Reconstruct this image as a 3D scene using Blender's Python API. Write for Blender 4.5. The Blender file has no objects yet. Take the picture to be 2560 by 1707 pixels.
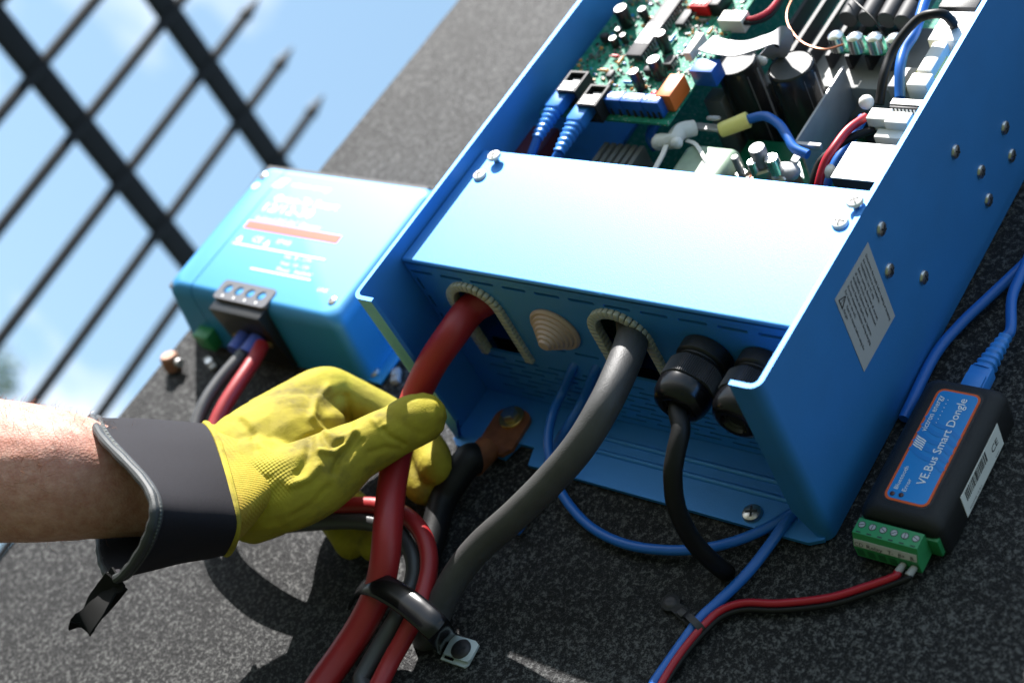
import bpy, bmesh, math, random
from mathutils import Vector, Matrix, Euler, noise
from mathutils.geometry import tessellate_polygon
random.seed(7)
S = bpy.context.scene
COL = S.collection

# ------------------------------------------------------------------ camera
# Board frame: u = right along the board, v = up, w = out of the board. World: x = u, z = v, y = -w.
def X(p): return Vector((p[0], -p[2], p[1]))
CAM_R = Matrix(((0.7547, 0.4065, 0.5149), (0.1594, 0.6477, -0.7450), (-0.6364, 0.6443, 0.4240)))
CAM_C = Vector((0.5914677705, -0.6049634128, -0.3203853565))
FPX = 3770.29
cam_d = bpy.data.cameras.new('camera'); cam = bpy.data.objects.new('camera', cam_d); COL.objects.link(cam)
rx, ry, rz = Vector(CAM_R[0]).normalized(), None, Vector(CAM_R[2]).normalized()
ry = rz.cross(rx).normalized(); rx = ry.cross(rz).normalized()
cam.matrix_world = Matrix.Translation(CAM_C) @ Matrix((rx, -ry, -rz)).transposed().to_4x4()
cam_d.sensor_width = 36; cam_d.lens = FPX / 2560 * 36
cam_d.clip_start = 0.01; cam_d.clip_end = 20000
cam_d.dof.use_dof = True; cam_d.dof.focus_distance = 0.765; cam_d.dof.aperture_fstop = 6.3
S.camera = cam

# ------------------------------------------------------------------ light
SUN_DIR = Vector((-0.92, -1.0, 1.25)).normalized()          # towards the sun
SUN_EL = math.asin(SUN_DIR.z); SUN_AZ = math.atan2(SUN_DIR.x, SUN_DIR.y)
world = bpy.data.worlds.new('World'); S.world = world; world.use_nodes = True
nt = world.node_tree; nt.nodes.clear()
def N(t, k, **kw):
    n = t.nodes.new(k)
    for a, b in kw.items(): setattr(n, a, b)
    return n
wo = N(nt, 'ShaderNodeOutputWorld'); bg = N(nt, 'ShaderNodeBackground'); sky = N(nt, 'ShaderNodeTexSky', sky_type='NISHITA')
sky.sun_disc = False; sky.sun_elevation = SUN_EL; sky.sun_rotation = SUN_AZ; sky.air_density = 1.0; sky.dust_density = 1.6; sky.ozone_density = 1.5
SKY_STRENGTH = 0.055
bg.inputs['Strength'].default_value = SKY_STRENGTH
tc = N(nt, 'ShaderNodeTexCoord'); mp = N(nt, 'ShaderNodeMapping'); mp.inputs['Scale'].default_value = (1.0, 1.0, 2.2); mp.inputs['Location'].default_value = (0.35, 0.6, 0.2)
cn = N(nt, 'ShaderNodeTexNoise'); cn.inputs['Scale'].default_value = 3.2; cn.inputs['Detail'].default_value = 7; cn.inputs['Roughness'].default_value = 0.55
cr = N(nt, 'ShaderNodeValToRGB'); cr.color_ramp.elements[0].position = 0.52; cr.color_ramp.elements[1].position = 0.68
mx = N(nt, 'ShaderNodeMix', data_type='RGBA'); mx.inputs['B'].default_value = (9.0, 9.2, 9.6, 1)
nt.links.new(tc.outputs['Generated'], mp.inputs['Vector']); nt.links.new(mp.outputs[0], cn.inputs['Vector'])
nt.links.new(cn.outputs['Fac'], cr.inputs[0]); nt.links.new(cr.outputs[0], mx.inputs['Factor'])
hz = N(nt, 'ShaderNodeMix', data_type='RGBA'); hz.inputs['Factor'].default_value = .30; hz.inputs['B'].default_value = (5.2, 8.6, 11.5, 1)
nt.links.new(sky.outputs[0], hz.inputs['A']); nt.links.new(hz.outputs['Result'], mx.inputs['A']); nt.links.new(mx.outputs['Result'], bg.inputs[0]); nt.links.new(bg.outputs[0], wo.inputs[0])
sun_d = bpy.data.lights.new('sun', 'SUN'); sun_d.energy = 5.0; sun_d.angle = math.radians(0.5); sun_d.color = (1.0, 0.97, 0.93)
sun = bpy.data.objects.new('sun', sun_d); COL.objects.link(sun); sun.location = SUN_DIR * 5
sun.rotation_euler = (-SUN_DIR).to_track_quat('-Z', 'Y').to_euler()
S.view_settings.view_transform = 'Standard'; S.view_settings.look = 'None'; S.view_settings.gamma = 1; S.view_settings.use_curve_mapping = False
S.view_settings.exposure = 1.58

# ------------------------------------------------------------------ helpers
def at(px, py, w=None, u=None, v=None):
    """the point of the place seen at pixel (px, py) of the 2560 px photograph on a plane w, u or v = const"""
    q = rx * ((px - 1280) / FPX) + ry * ((py - 853.5) / FPX) + rz
    d = Vector((q.x, q.z, -q.y)); c = Vector((CAM_C.x, CAM_C.z, -CAM_C.y))
    t = (w - c.z) / d.z if w is not None else (u - c.x) / d.x if u is not None else (v - c.y) / d.y
    return c + t * d

ORG = {}
def root(name, loc, label, cat, group=None):
    e = bpy.data.objects.new(name, None); COL.objects.link(e); e.empty_display_size = 0.01
    e.location = X(loc); e['label'] = label; e['category'] = cat
    if group: e['group'] = group
    ORG[e.name] = X(loc); return e
def org(parent):
    if parent is None: return Vector((0, 0, 0))
    p = parent
    while p.parent: p = p.parent
    return ORG.get(p.name, Vector((0, 0, 0)))
def tag(o, label=None, cat=None, group=None, kind=None):
    for k, x in (('label', label), ('category', cat), ('group', group), ('kind', kind)):
        if x: o[k] = x
    return o

U, V, W_ = Vector((1, 0, 0)), Vector((0, 1, 0)), Vector((0, 0, 1))
def basis(axis, hint=None):
    z = Vector(axis).normalized()
    h = Vector(hint) if hint is not None else (Vector((0, 1, 0)) if abs(z.y) < 0.9 else Vector((1, 0, 0)))
    x = (h - z * h.dot(z)).normalized(); y = z.cross(x)
    return x, y, z

class B:
    def __init__(s): s.bm = bmesh.new()
    def box(s, c, size, ax=None, bevel=0, seg=2):
        ax = ax or (U, V, W_); c = Vector(c); vs = []
        t = bmesh.new()
        for i in (-1, 1):
            for j in (-1, 1):
                for k in (-1, 1):
                    vs.append(t.verts.new(c + ax[0] * (i * size[0] / 2) + ax[1] * (j * size[1] / 2) + ax[2] * (k * size[2] / 2)))
        for f in ((0, 1, 3, 2), (4, 6, 7, 5), (0, 4, 5, 1), (2, 3, 7, 6), (0, 2, 6, 4), (1, 5, 7, 3)): t.faces.new([vs[i] for i in f])
        if bevel: bmesh.ops.bevel(t, geom=list(t.edges), offset=bevel, segments=seg, profile=0.5, affect='EDGES')
        s.join(t); return s
    def join(s, t):
        m = bpy.data.meshes.new('tmp'); t.to_mesh(m); t.free(); s.bm.from_mesh(m); bpy.data.meshes.remove(m)
    def b2(s, lo, hi, bevel=0, seg=2):
        lo, hi = Vector(lo), Vector(hi); return s.box((lo + hi) / 2, hi - lo, bevel=bevel, seg=seg)
    def rings(s, rs, cap=True, closed=False):
        n = len(rs[0]); vv = [[s.bm.verts.new(p) for p in r] for r in rs]
        m = len(vv)
        for i in range(m if closed else m - 1):
            a, b = vv[i], vv[(i + 1) % m]
            for j in range(n): s.bm.faces.new((a[j], a[(j + 1) % n], b[(j + 1) % n], b[j]))
        if cap and not closed:
            s.bm.faces.new(vv[0][::-1]); s.bm.faces.new(vv[-1])
        return s
    def lathe(s, prof, o, axis, seg=20, cap=True, hint=None, rmod=None):
        x, y, z = basis(axis, hint); o = Vector(o); rs = []
        for r, h in prof:
            rs.append([o + z * h + (x * math.cos(2 * math.pi * k / seg) + y * math.sin(2 * math.pi * k / seg)) * (r * (rmod(k, h) if rmod else 1)) for k in range(seg)])
        return s.rings(rs, cap)
    def cyl(s, p0, p1, r, r1=None, seg=16, ch=0):
        p0, p1 = Vector(p0), Vector(p1); r1 = r if r1 is None else r1; L = (p1 - p0).length
        pr = [(r, 0), (r1, L)] if not ch else [(r - ch, 0), (r, ch), (r1, L - ch), (r1 - ch, L)]
        return s.lathe(pr, p0, p1 - p0, seg)
    def tube(s, pts, r, seg=12, n=10, cap=True, rfn=None, flat=None, wob=0):
        P = spline(pts, n); R = r if isinstance(r, (list, tuple)) else [r] * len(pts)
        RR = interp(R, n); x = None; rs = []
        for i, p in enumerate(P):
            tg = (P[min(i + 1, len(P) - 1)] - P[max(i - 1, 0)]).normalized()
            if x is None: x = basis(tg, flat)[0]
            x = (x - tg * x.dot(tg)).normalized(); y = tg.cross(x)
            rr = RR[i] * (rfn(i, p) if rfn else 1)
            rs.append([p + (x * math.cos(2 * math.pi * k / seg) + y * math.sin(2 * math.pi * k / seg)) * rr * (1 + (wob * noise.noise(p * 60 + Vector((k, 0, 0)) * .35) if wob else 0)) for k in range(seg)])
        return s.rings(rs, cap)
    def prism(s, poly, fn, d0, d1, holes=()):
        loops = [poly] + list(holes)
        flat = [Vector((p[0], p[1], 0)) for l in loops for p in l]
        tris = tessellate_polygon([[Vector((p[0], p[1], 0)) for p in l] for l in loops])
        a = [s.bm.verts.new(fn(p.x, p.y, d0)) for p in flat]; b = [s.bm.verts.new(fn(p.x, p.y, d1)) for p in flat]
        for t in tris:
            try: s.bm.faces.new([a[i] for i in t]); s.bm.faces.new([b[i] for i in reversed(t)])
            except ValueError: pass
        k = 0
        for l in loops:
            n = len(l)
            for i in range(n):
                j = (i + 1) % n
                try: s.bm.faces.new((a[k + i], a[k + j], b[k + j], b[k + i]))
                except ValueError: pass
            k += n
        return s
    def ball(s, c, r, sub=2, scale=(1, 1, 1)):
        t = bmesh.new(); bmesh.ops.create_icosphere(t, subdivisions=sub, radius=1)
        for v in t.verts: v.co = Vector(c) + Vector((v.co.x * scale[0], v.co.y * scale[1], v.co.z * scale[2])) * r
        s.join(t); return s
    def ribbon(s, pts, wdir, width, th, n=8):
        P = spline(pts, n); rs = []
        WD = interp(wdir, n) if isinstance(wdir, list) else [Vector(wdir)] * len(P)
        for i, p in enumerate(P):
            tg = (P[min(i + 1, len(P) - 1)] - P[max(i - 1, 0)]).normalized(); wd = (WD[i] - tg * WD[i].dot(tg)).normalized(); nn = tg.cross(wd)
            a, b = wd * width / 2, nn * th / 2
            rs.append([p - a - b, p + a - b, p + a + b, p - a + b])
        return s.rings(rs)
    def mesh(s, name, o=Vector((0, 0, 0)), smooth=True, angle=35):
        bmesh.ops.remove_doubles(s.bm, verts=s.bm.verts, dist=1e-6)
        bmesh.ops.recalc_face_normals(s.bm, faces=s.bm.faces)
        for v in s.bm.verts: v.co = X(v.co) - o
        if smooth:
            for f in s.bm.faces: f.smooth = True
            for e in s.bm.edges:
                if len(e.link_faces) != 2 or e.calc_face_angle(9) > math.radians(angle): e.smooth = False
        m = bpy.data.meshes.new(name); s.bm.to_mesh(m); s.bm.free(); return m
    def done(s, name, mat, parent=None, smooth=True, angle=35, label=None, kind=None):
        m = s.mesh(name, org(parent), smooth, angle)
        o = bpy.data.objects.new(name, m); COL.objects.link(o); m.materials.append(mat)
        if parent: o.parent = parent
        return tag(o, label, kind=kind)

def spline(pts, n=10):
    pts = [Vector(p) for p in pts]
    if len(pts) < 3: return [pts[0].lerp(pts[-1], i / n) for i in range(n + 1)]
    out = []
    for i in range(len(pts) - 1):
        p0 = pts[i - 1] if i else pts[0] * 2 - pts[1]; p1, p2 = pts[i], pts[i + 1]; p3 = pts[i + 2] if i + 2 < len(pts) else pts[-1] * 2 - pts[-2]
        for k in range(n):
            t = k / n
            out.append(0.5 * ((2 * p1) + (p2 - p0) * t + (2 * p0 - 5 * p1 + 4 * p2 - p3) * t * t + (3 * p1 - p0 - 3 * p2 + p3) * t ** 3))
    return out + [pts[-1]]
def interp(v, n):
    if len(v) < 3: return [v[0] + (v[-1] - v[0]) * (i / n) for i in range(n + 1)]
    out = []
    for i in range(len(v) - 1):
        for k in range(n): out.append(v[i] + (v[i + 1] - v[i]) * (k / n))
    return out + [v[-1]]
def inst(mesh, name, parent, pos, nrm=(0, 0, 1), spin=0, mat=None):
    """a copy of a shared mesh (modelled about the origin, facing +w) set at pos facing nrm"""
    o = bpy.data.objects.new(name, mesh); COL.objects.link(o)
    if parent: o.parent = parent
    x, y, z = basis(X(nrm), X((0, 1, 0)) if abs(Vector(nrm).y) < 0.9 else X((1, 0, 0)))
    R = Matrix((x, y, z)).transposed() @ Matrix.Rotation(spin, 3, 'Z')
    # mesh is in world axes with its face towards -Y (w); bring -Y to Z first
    Rb = Matrix.Rotation(math.radians(-90), 3, 'X')
    o.matrix_local = Matrix.Translation(X(pos) - org(parent)) @ (R @ Rb).to_4x4()
    return o
def text(s, size, o, dx, dy, mat, parent, name='lettering', align='LEFT', bold=0, th=0.00008):
    c = bpy.data.curves.new('t', 'FONT'); c.body = s; c.size = size; c.align_x = align; c.offset = bold; c.resolution_u = 2
    ob = bpy.data.objects.new('t', c); COL.objects.link(ob)
    m = bpy.data.meshes.new_from_object(ob.evaluated_get(bpy.context.evaluated_depsgraph_get()))
    bpy.data.objects.remove(ob); bpy.data.curves.remove(c)
    dx, dy = Vector(dx).normalized(), Vector(dy).normalized(); O = Vector(o); g = org(parent)
    for v in m.vertices: v.co = X(O + dx * v.co.x + dy * v.co.y) - g
    m.materials.clear(); m.materials.append(mat)
    ob = bpy.data.objects.new(name, m); COL.objects.link(ob); ob.parent = parent
    return ob

# ------------------------------------------------------------------ materials
def mat(name, base, rough=0.5, metal=0.0, spec=0.5, bump=0, bscale=500, var=0, vscale=40, coat=0, ior=1.45, sss=0, coord='Object', varcol=None, detail=4, trans=0, sheen=0, coatr=.1):
    m = bpy.data.materials.new(name); m.use_nodes = True; t = m.node_tree; p = t.nodes['Principled BSDF']
    p.inputs['Base Color'].default_value = (*base, 1); p.inputs['Roughness'].default_value = rough; p.inputs['Metallic'].default_value = metal
    p.inputs['Specular IOR Level'].default_value = spec; p.inputs['IOR'].default_value = ior; p.inputs['Coat Weight'].default_value = coat; p.inputs['Coat Roughness'].default_value = coatr
    if sheen: p.inputs['Sheen Weight'].default_value = sheen
    if trans: p.inputs['Transmission Weight'].default_value = trans
    if sss:
        p.inputs['Subsurface Weight'].default_value = sss; p.inputs['Subsurface Radius'].default_value = (.008, .003, .0015); p.inputs['Subsurface Scale'].default_value = 1
    c = N(t, 'ShaderNodeTexCoord')
    if var:
        n = N(t, 'ShaderNodeTexNoise'); n.inputs['Scale'].default_value = vscale; n.inputs['Detail'].default_value = detail
        r = N(t, 'ShaderNodeValToRGB'); r.color_ramp.elements[0].position = .35; r.color_ramp.elements[1].position = .68
        x = N(t, 'ShaderNodeMix', data_type='RGBA'); x.inputs['A'].default_value = (*base, 1)
        vc = varcol or tuple(b * (1 - var) for b in base); x.inputs['B'].default_value = (*vc, 1)
        t.links.new(c.outputs[coord], n.inputs[0]); t.links.new(n.outputs['Fac'], r.inputs[0]); t.links.new(r.outputs[0], x.inputs['Factor']); t.links.new(x.outputs['Result'], p.inputs['Base Color'])
    if bump:
        n = N(t, 'ShaderNodeTexNoise'); n.inputs['Scale'].default_value = bscale; n.inputs['Detail'].default_value = 3
        b = N(t, 'ShaderNodeBump'); b.inputs['Strength'].default_value = bump; b.inputs['Distance'].default_value = .0005
        t.links.new(c.outputs[coord], n.inputs[0]); t.links.new(n.outputs['Fac'], b.inputs['Height']); t.links.new(b.outputs[0], p.inputs['Normal'])
    return m
M = {}
M['blue'] = mat('blue powder coated metal', (.003, .225, .64), .60, .48, 1.0, bump=.3, bscale=1800, ior=1.80, var=.08, vscale=30)
M['blue2'] = mat('blue charger metal', (.006, .21, .48), .52, .32, 1.0, ior=1.52, bump=.08, bscale=1800)
M['felt'] = None
M['white'] = mat('white paint', (.78, .78, .76), .45, var=.08)
M['whitep'] = mat('white plastic', (.6, .59, .54), .4, var=.05, vscale=80)
M['ink'] = mat('black ink', (.02, .02, .025), .6)
M['wink'] = mat('white ink', (.82, .82, .82), .5)
M['chrome'] = mat('steel', (.55, .53, .5), .28, 1)
M['zinc'] = mat('zinc plated steel', (.45, .45, .45), .62, .6, var=.15, vscale=300)
M['brass'] = mat('brass', (.6, .42, .16), .35, 1)
M['copper'] = mat('copper', (.34, .12, .055), .42, .45, var=.35, vscale=150)
M['redw'] = mat('red rubber cable', (.30, .016, .018), .42, bump=.12, bscale=900, var=.12, vscale=60)
M['reds'] = mat('red wire', (.34, .006, .018), .38)
M['grayw'] = mat('black rubber cable', (.050, .049, .049), .5, spec=.5, bump=.5, bscale=1600, var=.2, vscale=90)
M['blackw'] = mat('black cable', (.0055, .0055, .006), .5, spec=.3, bump=.1, bscale=900)
M['leadk'] = mat('dark grey rubber lead', (.05, .05, .052), .42, bump=.15, bscale=900)
M['blackp'] = mat('black plastic', (.008, .008, .009), .4, bump=.12, bscale=2600)
M['gloss'] = mat('glossy black plastic', (.004, .004, .005), .2, spec=.4)
M['dongle'] = mat('matte black moulded plastic', (.009, .009, .010), .5, spec=.4, bump=.5, bscale=3500)
M['bluew'] = mat('blue network cable', (.012, .115, .45), .36, bump=.06, bscale=700)
M['blueb'] = mat('blue connector plastic', (.03, .20, .62), .35)
M['term'] = mat('blue terminal plastic', (.012, .10, .42), .4)
M['green'] = mat('green terminal plastic', (.03, .24, .09), .38)
M['dgreen'] = mat('dark green terminal plastic', (.02, .20, .07), .4)
M['orange'] = mat('orange plastic', (.72, .16, .03), .4)
M['oprint'] = mat('orange print', (.62, .09, .01), .5)
M['sprint'] = mat('salmon orange print', (.8, .09, .05), .6)
M['lblue'] = mat('blue label print', (.008, .21, .58), .35)
M['lblued'] = mat('darker blue label print', (.006, .18, .54), .35)
M['paper'] = mat('pale sticker paper', (.42, .41, .42), .6)
M['beige'] = mat('beige rubber plug', (.42, .30, .26), .55)
M['trim'] = mat('pale nylon edge trim', (.40, .40, .37), .42, var=.15, vscale=200)
M['yell'] = mat('yellow sleeve', (.78, .70, .22), .35)
M['chip'] = mat('black chip', (.028, .028, .033), .6, spec=.5)
M['sock'] = mat('black socket plastic', (.02, .02, .022), .6, spec=.4)
M['captop'] = mat('dark grey end disc', (.10, .10, .105), .6, var=.3, vscale=120)
M['silver'] = mat('aluminium', (.42, .42, .42), .55, .7, var=.2, vscale=60)
M['alug'] = mat('grey aluminium heat sink', (.26, .265, .26), .6, .3, var=.25, vscale=30)
M['smd'] = mat('grey component', (.20, .20, .19), .5, var=.5, vscale=300)
M['solder'] = mat('solder', (.8, .8, .78), .2, 1)
M['cap'] = mat('black capacitor sleeve', (.02, .02, .022), .22)
M['red'] = mat('red plastic', (.65, .015, .02), .35)
M['tan'] = mat('tan ceramic', (.62, .28, .07), .4)
M['tape'] = mat('pale green tape', (.28, .38, .28), .45, var=.3, vscale=60)
M['ribbonc'] = mat('grey ribbon cable', (.26, .26, .28), .45)
M['nylon'] = mat('white nylon', (.68, .66, .62), .4, sss=0)
M['ferr'] = mat('grey ferrule', (.3, .3, .31), .4)
M['maroon'] = mat('dark red insulation', (.07, .008, .012), .5)
M['iron'] = mat('black painted iron', (.007, .007, .008), .55, spec=.3, var=.3, vscale=40)
M['plate'] = mat('pale galvanised plate', (.50, .56, .58), .45, .2)
M['rust'] = mat('brown bolt', (.30, .16, .10), .5, .3, var=.4, vscale=300)
M['neo'] = mat('charcoal neoprene', (.014, .0125, .016), .85, spec=.25, bump=.35, bscale=3000, var=.25, vscale=900)
M['pipe'] = mat('grey piping', (.026, .029, .030), .6, bump=.3, bscale=1500)
M['thread'] = mat('grey thread', (.10, .11, .10), .7)
M['webb'] = mat('black webbing', (.006, .006, .006), .8, spec=.2, bump=.4, bscale=2500)
M['hair'] = mat('reddish hair', (.22, .09, .04), .4)

def pcb_mat():
    m = mat('green circuit board', (.006, .10, .06), .65, spec=.3)
    t = m.node_tree; p = t.nodes['Principled BSDF']; c = N(t, 'ShaderNodeTexCoord')
    br = N(t, 'ShaderNodeTexVoronoi', feature='F1', distance='CHEBYCHEV'); br.inputs['Scale'].default_value = 420
    r = N(t, 'ShaderNodeValToRGB'); r.color_ramp.elements[0].position = .12; r.color_ramp.elements[0].color = (.40, .45, .40, 1); r.color_ramp.elements[1].position = .22; r.color_ramp.elements[1].color = (.015, .19, .12, 1)
    e = r.color_ramp.elements.new(.45); e.color = (.02, .24, .15, 1); e = r.color_ramp.elements.new(.7); e.color = (.008, .12, .075, 1)
    t.links.new(c.outputs['Object'], br.inputs['Vector']); t.links.new(br.outputs['Distance'], r.inputs[0]); t.links.new(r.outputs[0], p.inputs['Base Color'])
    return m
M['pcb'] = pcb_mat()
def felt_mat():
    m = mat('grey needle felt', (.07, .07, .072), .7, spec=.3)
    t = m.node_tree; p = t.nodes['Principled BSDF']; c = N(t, 'ShaderNodeTexCoord')
    a = N(t, 'ShaderNodeTexNoise'); a.inputs['Scale'].default_value = 430; a.inputs['Detail'].default_value = 4; a.inputs['Roughness'].default_value = .65
    b = N(t, 'ShaderNodeTexNoise'); b.inputs['Scale'].default_value = 1100; b.inputs['Detail'].default_value = 3
    w = N(t, 'ShaderNodeTexNoise'); w.inputs['Scale'].default_value = 14; w.inputs['Detail'].default_value = 3
    ad = N(t, 'ShaderNodeMath', operation='MULTIPLY_ADD'); ad.inputs[1].default_value = .45
    ad2 = N(t, 'ShaderNodeMath', operation='MULTIPLY_ADD'); ad2.inputs[1].default_value = .12
    r = N(t, 'ShaderNodeValToRGB'); e = r.color_ramp.elements; e[0].position = .70; e[0].color = (.0035, .0035, .0042, 1); e[1].position = .94; e[1].color = (.090, .090, .089, 1)
    x = e.new(.80); x.color = (.0105, .0105, .0115, 1)
    for n in (a, b, w): t.links.new(c.outputs['Object'], n.inputs[0])
    t.links.new(b.outputs['Fac'], ad.inputs[0]); t.links.new(a.outputs['Fac'], ad.inputs[2])
    t.links.new(w.outputs['Fac'], ad2.inputs[0]); t.links.new(ad.outputs[0], ad2.inputs[2]); t.links.new(ad2.outputs[0], r.inputs[0]); t.links.new(r.outputs[0], p.inputs['Base Color'])
    bu = N(t, 'ShaderNodeBump'); bu.inputs['Strength'].default_value = .65; bu.inputs['Distance'].default_value = .0012
    t.links.new(ad.outputs[0], bu.inputs['Height']); t.links.new(bu.outputs[0], p.inputs['Normal'])
    return m
M['felt'] = felt_mat()
def glove_mat():
    m = mat('yellow coated knit glove', (.30, .27, .03), .75, spec=.2)
    t = m.node_tree; p = t.nodes['Principled BSDF']; c = N(t, 'ShaderNodeTexCoord')
    a = N(t, 'ShaderNodeTexNoise'); a.inputs['Scale'].default_value = 30; a.inputs['Detail'].default_value = 8; a.inputs['Roughness'].default_value = .6
    r = N(t, 'ShaderNodeValToRGB'); e = r.color_ramp.elements; e[0].position = .42; e[0].color = (.33, .275, .024, 1); e[1].position = .70; e[1].color = (.10, .080, .022, 1)
    x = e.new(.54); x.color = (.27, .218, .022, 1)
    t.links.new(c.outputs['Object'], a.inputs[0]); t.links.new(a.outputs['Fac'], r.inputs[0]); t.links.new(r.outputs[0], p.inputs['Base Color'])
    b = N(t, 'ShaderNodeTexNoise'); b.inputs['Scale'].default_value = 1500
    s = N(t, 'ShaderNodeTexNoise'); s.inputs['Scale'].default_value = 55; s.inputs['Detail'].default_value = 3
    ad = N(t, 'ShaderNodeMath', operation='MULTIPLY_ADD'); ad.inputs[1].default_value = .16
    bu = N(t, 'ShaderNodeBump'); bu.inputs['Strength'].default_value = .5; bu.inputs['Distance'].default_value = .003
    for n in (b, s): t.links.new(c.outputs['Object'], n.inputs[0])
    t.links.new(b.outputs['Fac'], ad.inputs[0]); t.links.new(s.outputs['Fac'], ad.inputs[2]); t.links.new(ad.outputs[0], bu.inputs['Height']); t.links.new(bu.outputs[0], p.inputs['Normal'])
    return m
M['glove'] = glove_mat()
def skin_mat():
    m = mat('skin', (.50, .25, .17), .6, spec=.25, sss=.25)
    t = m.node_tree; p = t.nodes['Principled BSDF']; c = N(t, 'ShaderNodeTexCoord')
    a = N(t, 'ShaderNodeTexNoise'); a.inputs['Scale'].default_value = 160; a.inputs['Detail'].default_value = 5; a.inputs['Roughness'].default_value = .65
    r = N(t, 'ShaderNodeValToRGB'); e = r.color_ramp.elements; e[0].position = .35; e[0].color = (.54, .30, .235, 1); e[1].position = .72; e[1].color = (.40, .165, .12, 1)
    t.links.new(c.outputs['Object'], a.inputs[0]); t.links.new(a.outputs['Fac'], r.inputs[0]); t.links.new(r.outputs[0], p.inputs['Base Color'])
    v = N(t, 'ShaderNodeTexVoronoi'); v.inputs['Scale'].default_value = 700
    bu = N(t, 'ShaderNodeBump'); bu.inputs['Strength'].default_value = .22; bu.inputs['Distance'].default_value = .0008
    t.links.new(c.outputs['Object'], v.inputs['Vector']); t.links.new(v.outputs['Distance'], bu.inputs['Height']); t.links.new(bu.outputs[0], p.inputs['Normal'])
    return m
M['skin'] = skin_mat()
# ------------------------------------------------------------------ setting: ground, carpeted board, fence, far trees
def ground():
    b = B(); n = 24; R = 9000
    b.box((0, -1.02, 0), (2 * R, .04, 2 * R))
    m = mat('grass', (.03, .045, .015), .9, var=.5, vscale=.8)
    tag(b.done('ground', m), kind='structure')
ground()
board = root('carpeted_board', (0, -.3, -.009), 'upright board covered with speckled dark grey needle felt behind the blue boxes', 'board')
UB = -.285
def felt_sheet():
    bm = bmesh.new(); nu, nv = 150, 200; u0, u1, v0, v1 = UB, .75, -.75, .85; g = []
    for j in range(nv + 1):
        row = []
        for i in range(nu + 1):
            u = u0 + (u1 - u0) * i / nu; v = v0 + (v1 - v0) * j / nv
            du = 0
            if i == 0: du = noise.noise(Vector((0, v * 40, 0))) * .0012
            row.append(bm.verts.new((u + du, v, noise.noise(Vector((u * 9, v * 9, 0))) * .0006 - .0006)))
        g.append(row)
    for j in range(nv):
        for i in range(nu): bm.faces.new((g[j][i], g[j][i + 1], g[j + 1][i + 1], g[j + 1][i]))
    # turned edges
    def skirt(vs):
        k = [bm.verts.new((v.co.x, v.co.y, -.004)) for v in vs]
        for i in range(len(vs) - 1): bm.faces.new((vs[i], vs[i + 1], k[i + 1], k[i]))
    skirt([r[0] for r in g]); skirt([r[-1] for r in g]); skirt(g[0]); skirt(g[-1])
    o = B(); o.bm.free(); o.bm = bm; return o.done('felt_covering', M['felt'], board, angle=60)
felt_sheet()
wood = mat('plywood', (.35, .24, .13), .7, var=.3, vscale=25)
B().b2((UB + .001, -.749, -.019), (.749, .849, -.0045)).done('backing_board', wood, board)
def felt_fibres():
    """short loose fibres standing off the felt, where the camera is near"""
    rnd = random.Random(3); vs, fs = [], []
    for k in range(100000):
        px, py = rnd.uniform(-60, 2620), rnd.uniform(-60, 1780)
        p = at(px, py, w=-.0006)
        if p.x < UB + .002 or (p.x > .003 and p.x < .252 and p.y > 0): continue
        a = rnd.uniform(0, 6.283); L = rnd.uniform(.0008, .0028); h = rnd.uniform(.0001, .0011); t = rnd.uniform(.00004, .00008)
        d = Vector((math.cos(a), math.sin(a), 0)); s = Vector((-d.y, d.x, 0)) * t
        m = p + d * L * .5 + W_ * h + s * rnd.uniform(-6, 6); e = p + d * L + W_ * h * rnd.uniform(0, 1.2)
        i = len(vs); o = org(board)
        for q in (p - s, p + s, m + s, m - s, e): vs.append(X(q) - o)
        fs += [(i, i + 1, i + 2, i + 3), (i + 3, i + 2, i + 4)]
    me = bpy.data.meshes.new('loose_fibres'); me.from_pydata([tuple(v) for v in vs], [], fs)
    me.materials.append(mat('felt fibre', (.085, .085, .087), .8, var=.9, vscale=350)); o = bpy.data.objects.new('loose_fibres', me); COL.objects.link(o); o.parent = board; o['kind'] = 'stuff'
felt_fibres()

def fence():
    c0 = Vector((-1.4235, .5625, -.5065)); d = Vector((.0085, 0, -1)).normalized(); up = Vector((-.0825, 1, .0344)); s = .11; gap = .2507; tip = .4163
    f = root('iron_fence', (c0.x, -1.0, c0.z), 'black iron picket fence with two thick rails against the blue sky', 'fence')
    side = Vector((1, 0, 0))
    for h in (0, gap):
        a = c0 + up * h + d * (-9 * s); b = c0 + up * h + d * (8 * s)
        B().box((a + b) / 2, (.014, .042, (b - a).length), ax=(side, V, d), bevel=.002).done('rail', M['iron'], f)
    def picket_bm(h, base):
        p0 = base + up * (-1.5); p1 = base + up * (h - .05)
        b = B().cyl(p0, p1, .0094, seg=10)
        b.lathe([(.0094, 0), (.0120, .004), (.0105, .012), (.004, .040), (.0008, .052)], p1, up, seg=10)
        return b
    proto = picket_bm(tip, Vector((c0.x, c0.y, c0.z))).done('picket', M['iron'], f)
    for i in range(-8, 8):
        o = proto if i == 0 else proto.copy()
        if i: COL.objects.link(o)
        dd = X(d * (i * s)); o.location = Vector(dd) + X(side * .004)
    B().box(c0 + up * (-1.15) + d * (-.5 * s), (.012, .038, 17 * s), ax=(side, V, d), bevel=.002).done('rail', M['iron'], f)
fence()

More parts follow.
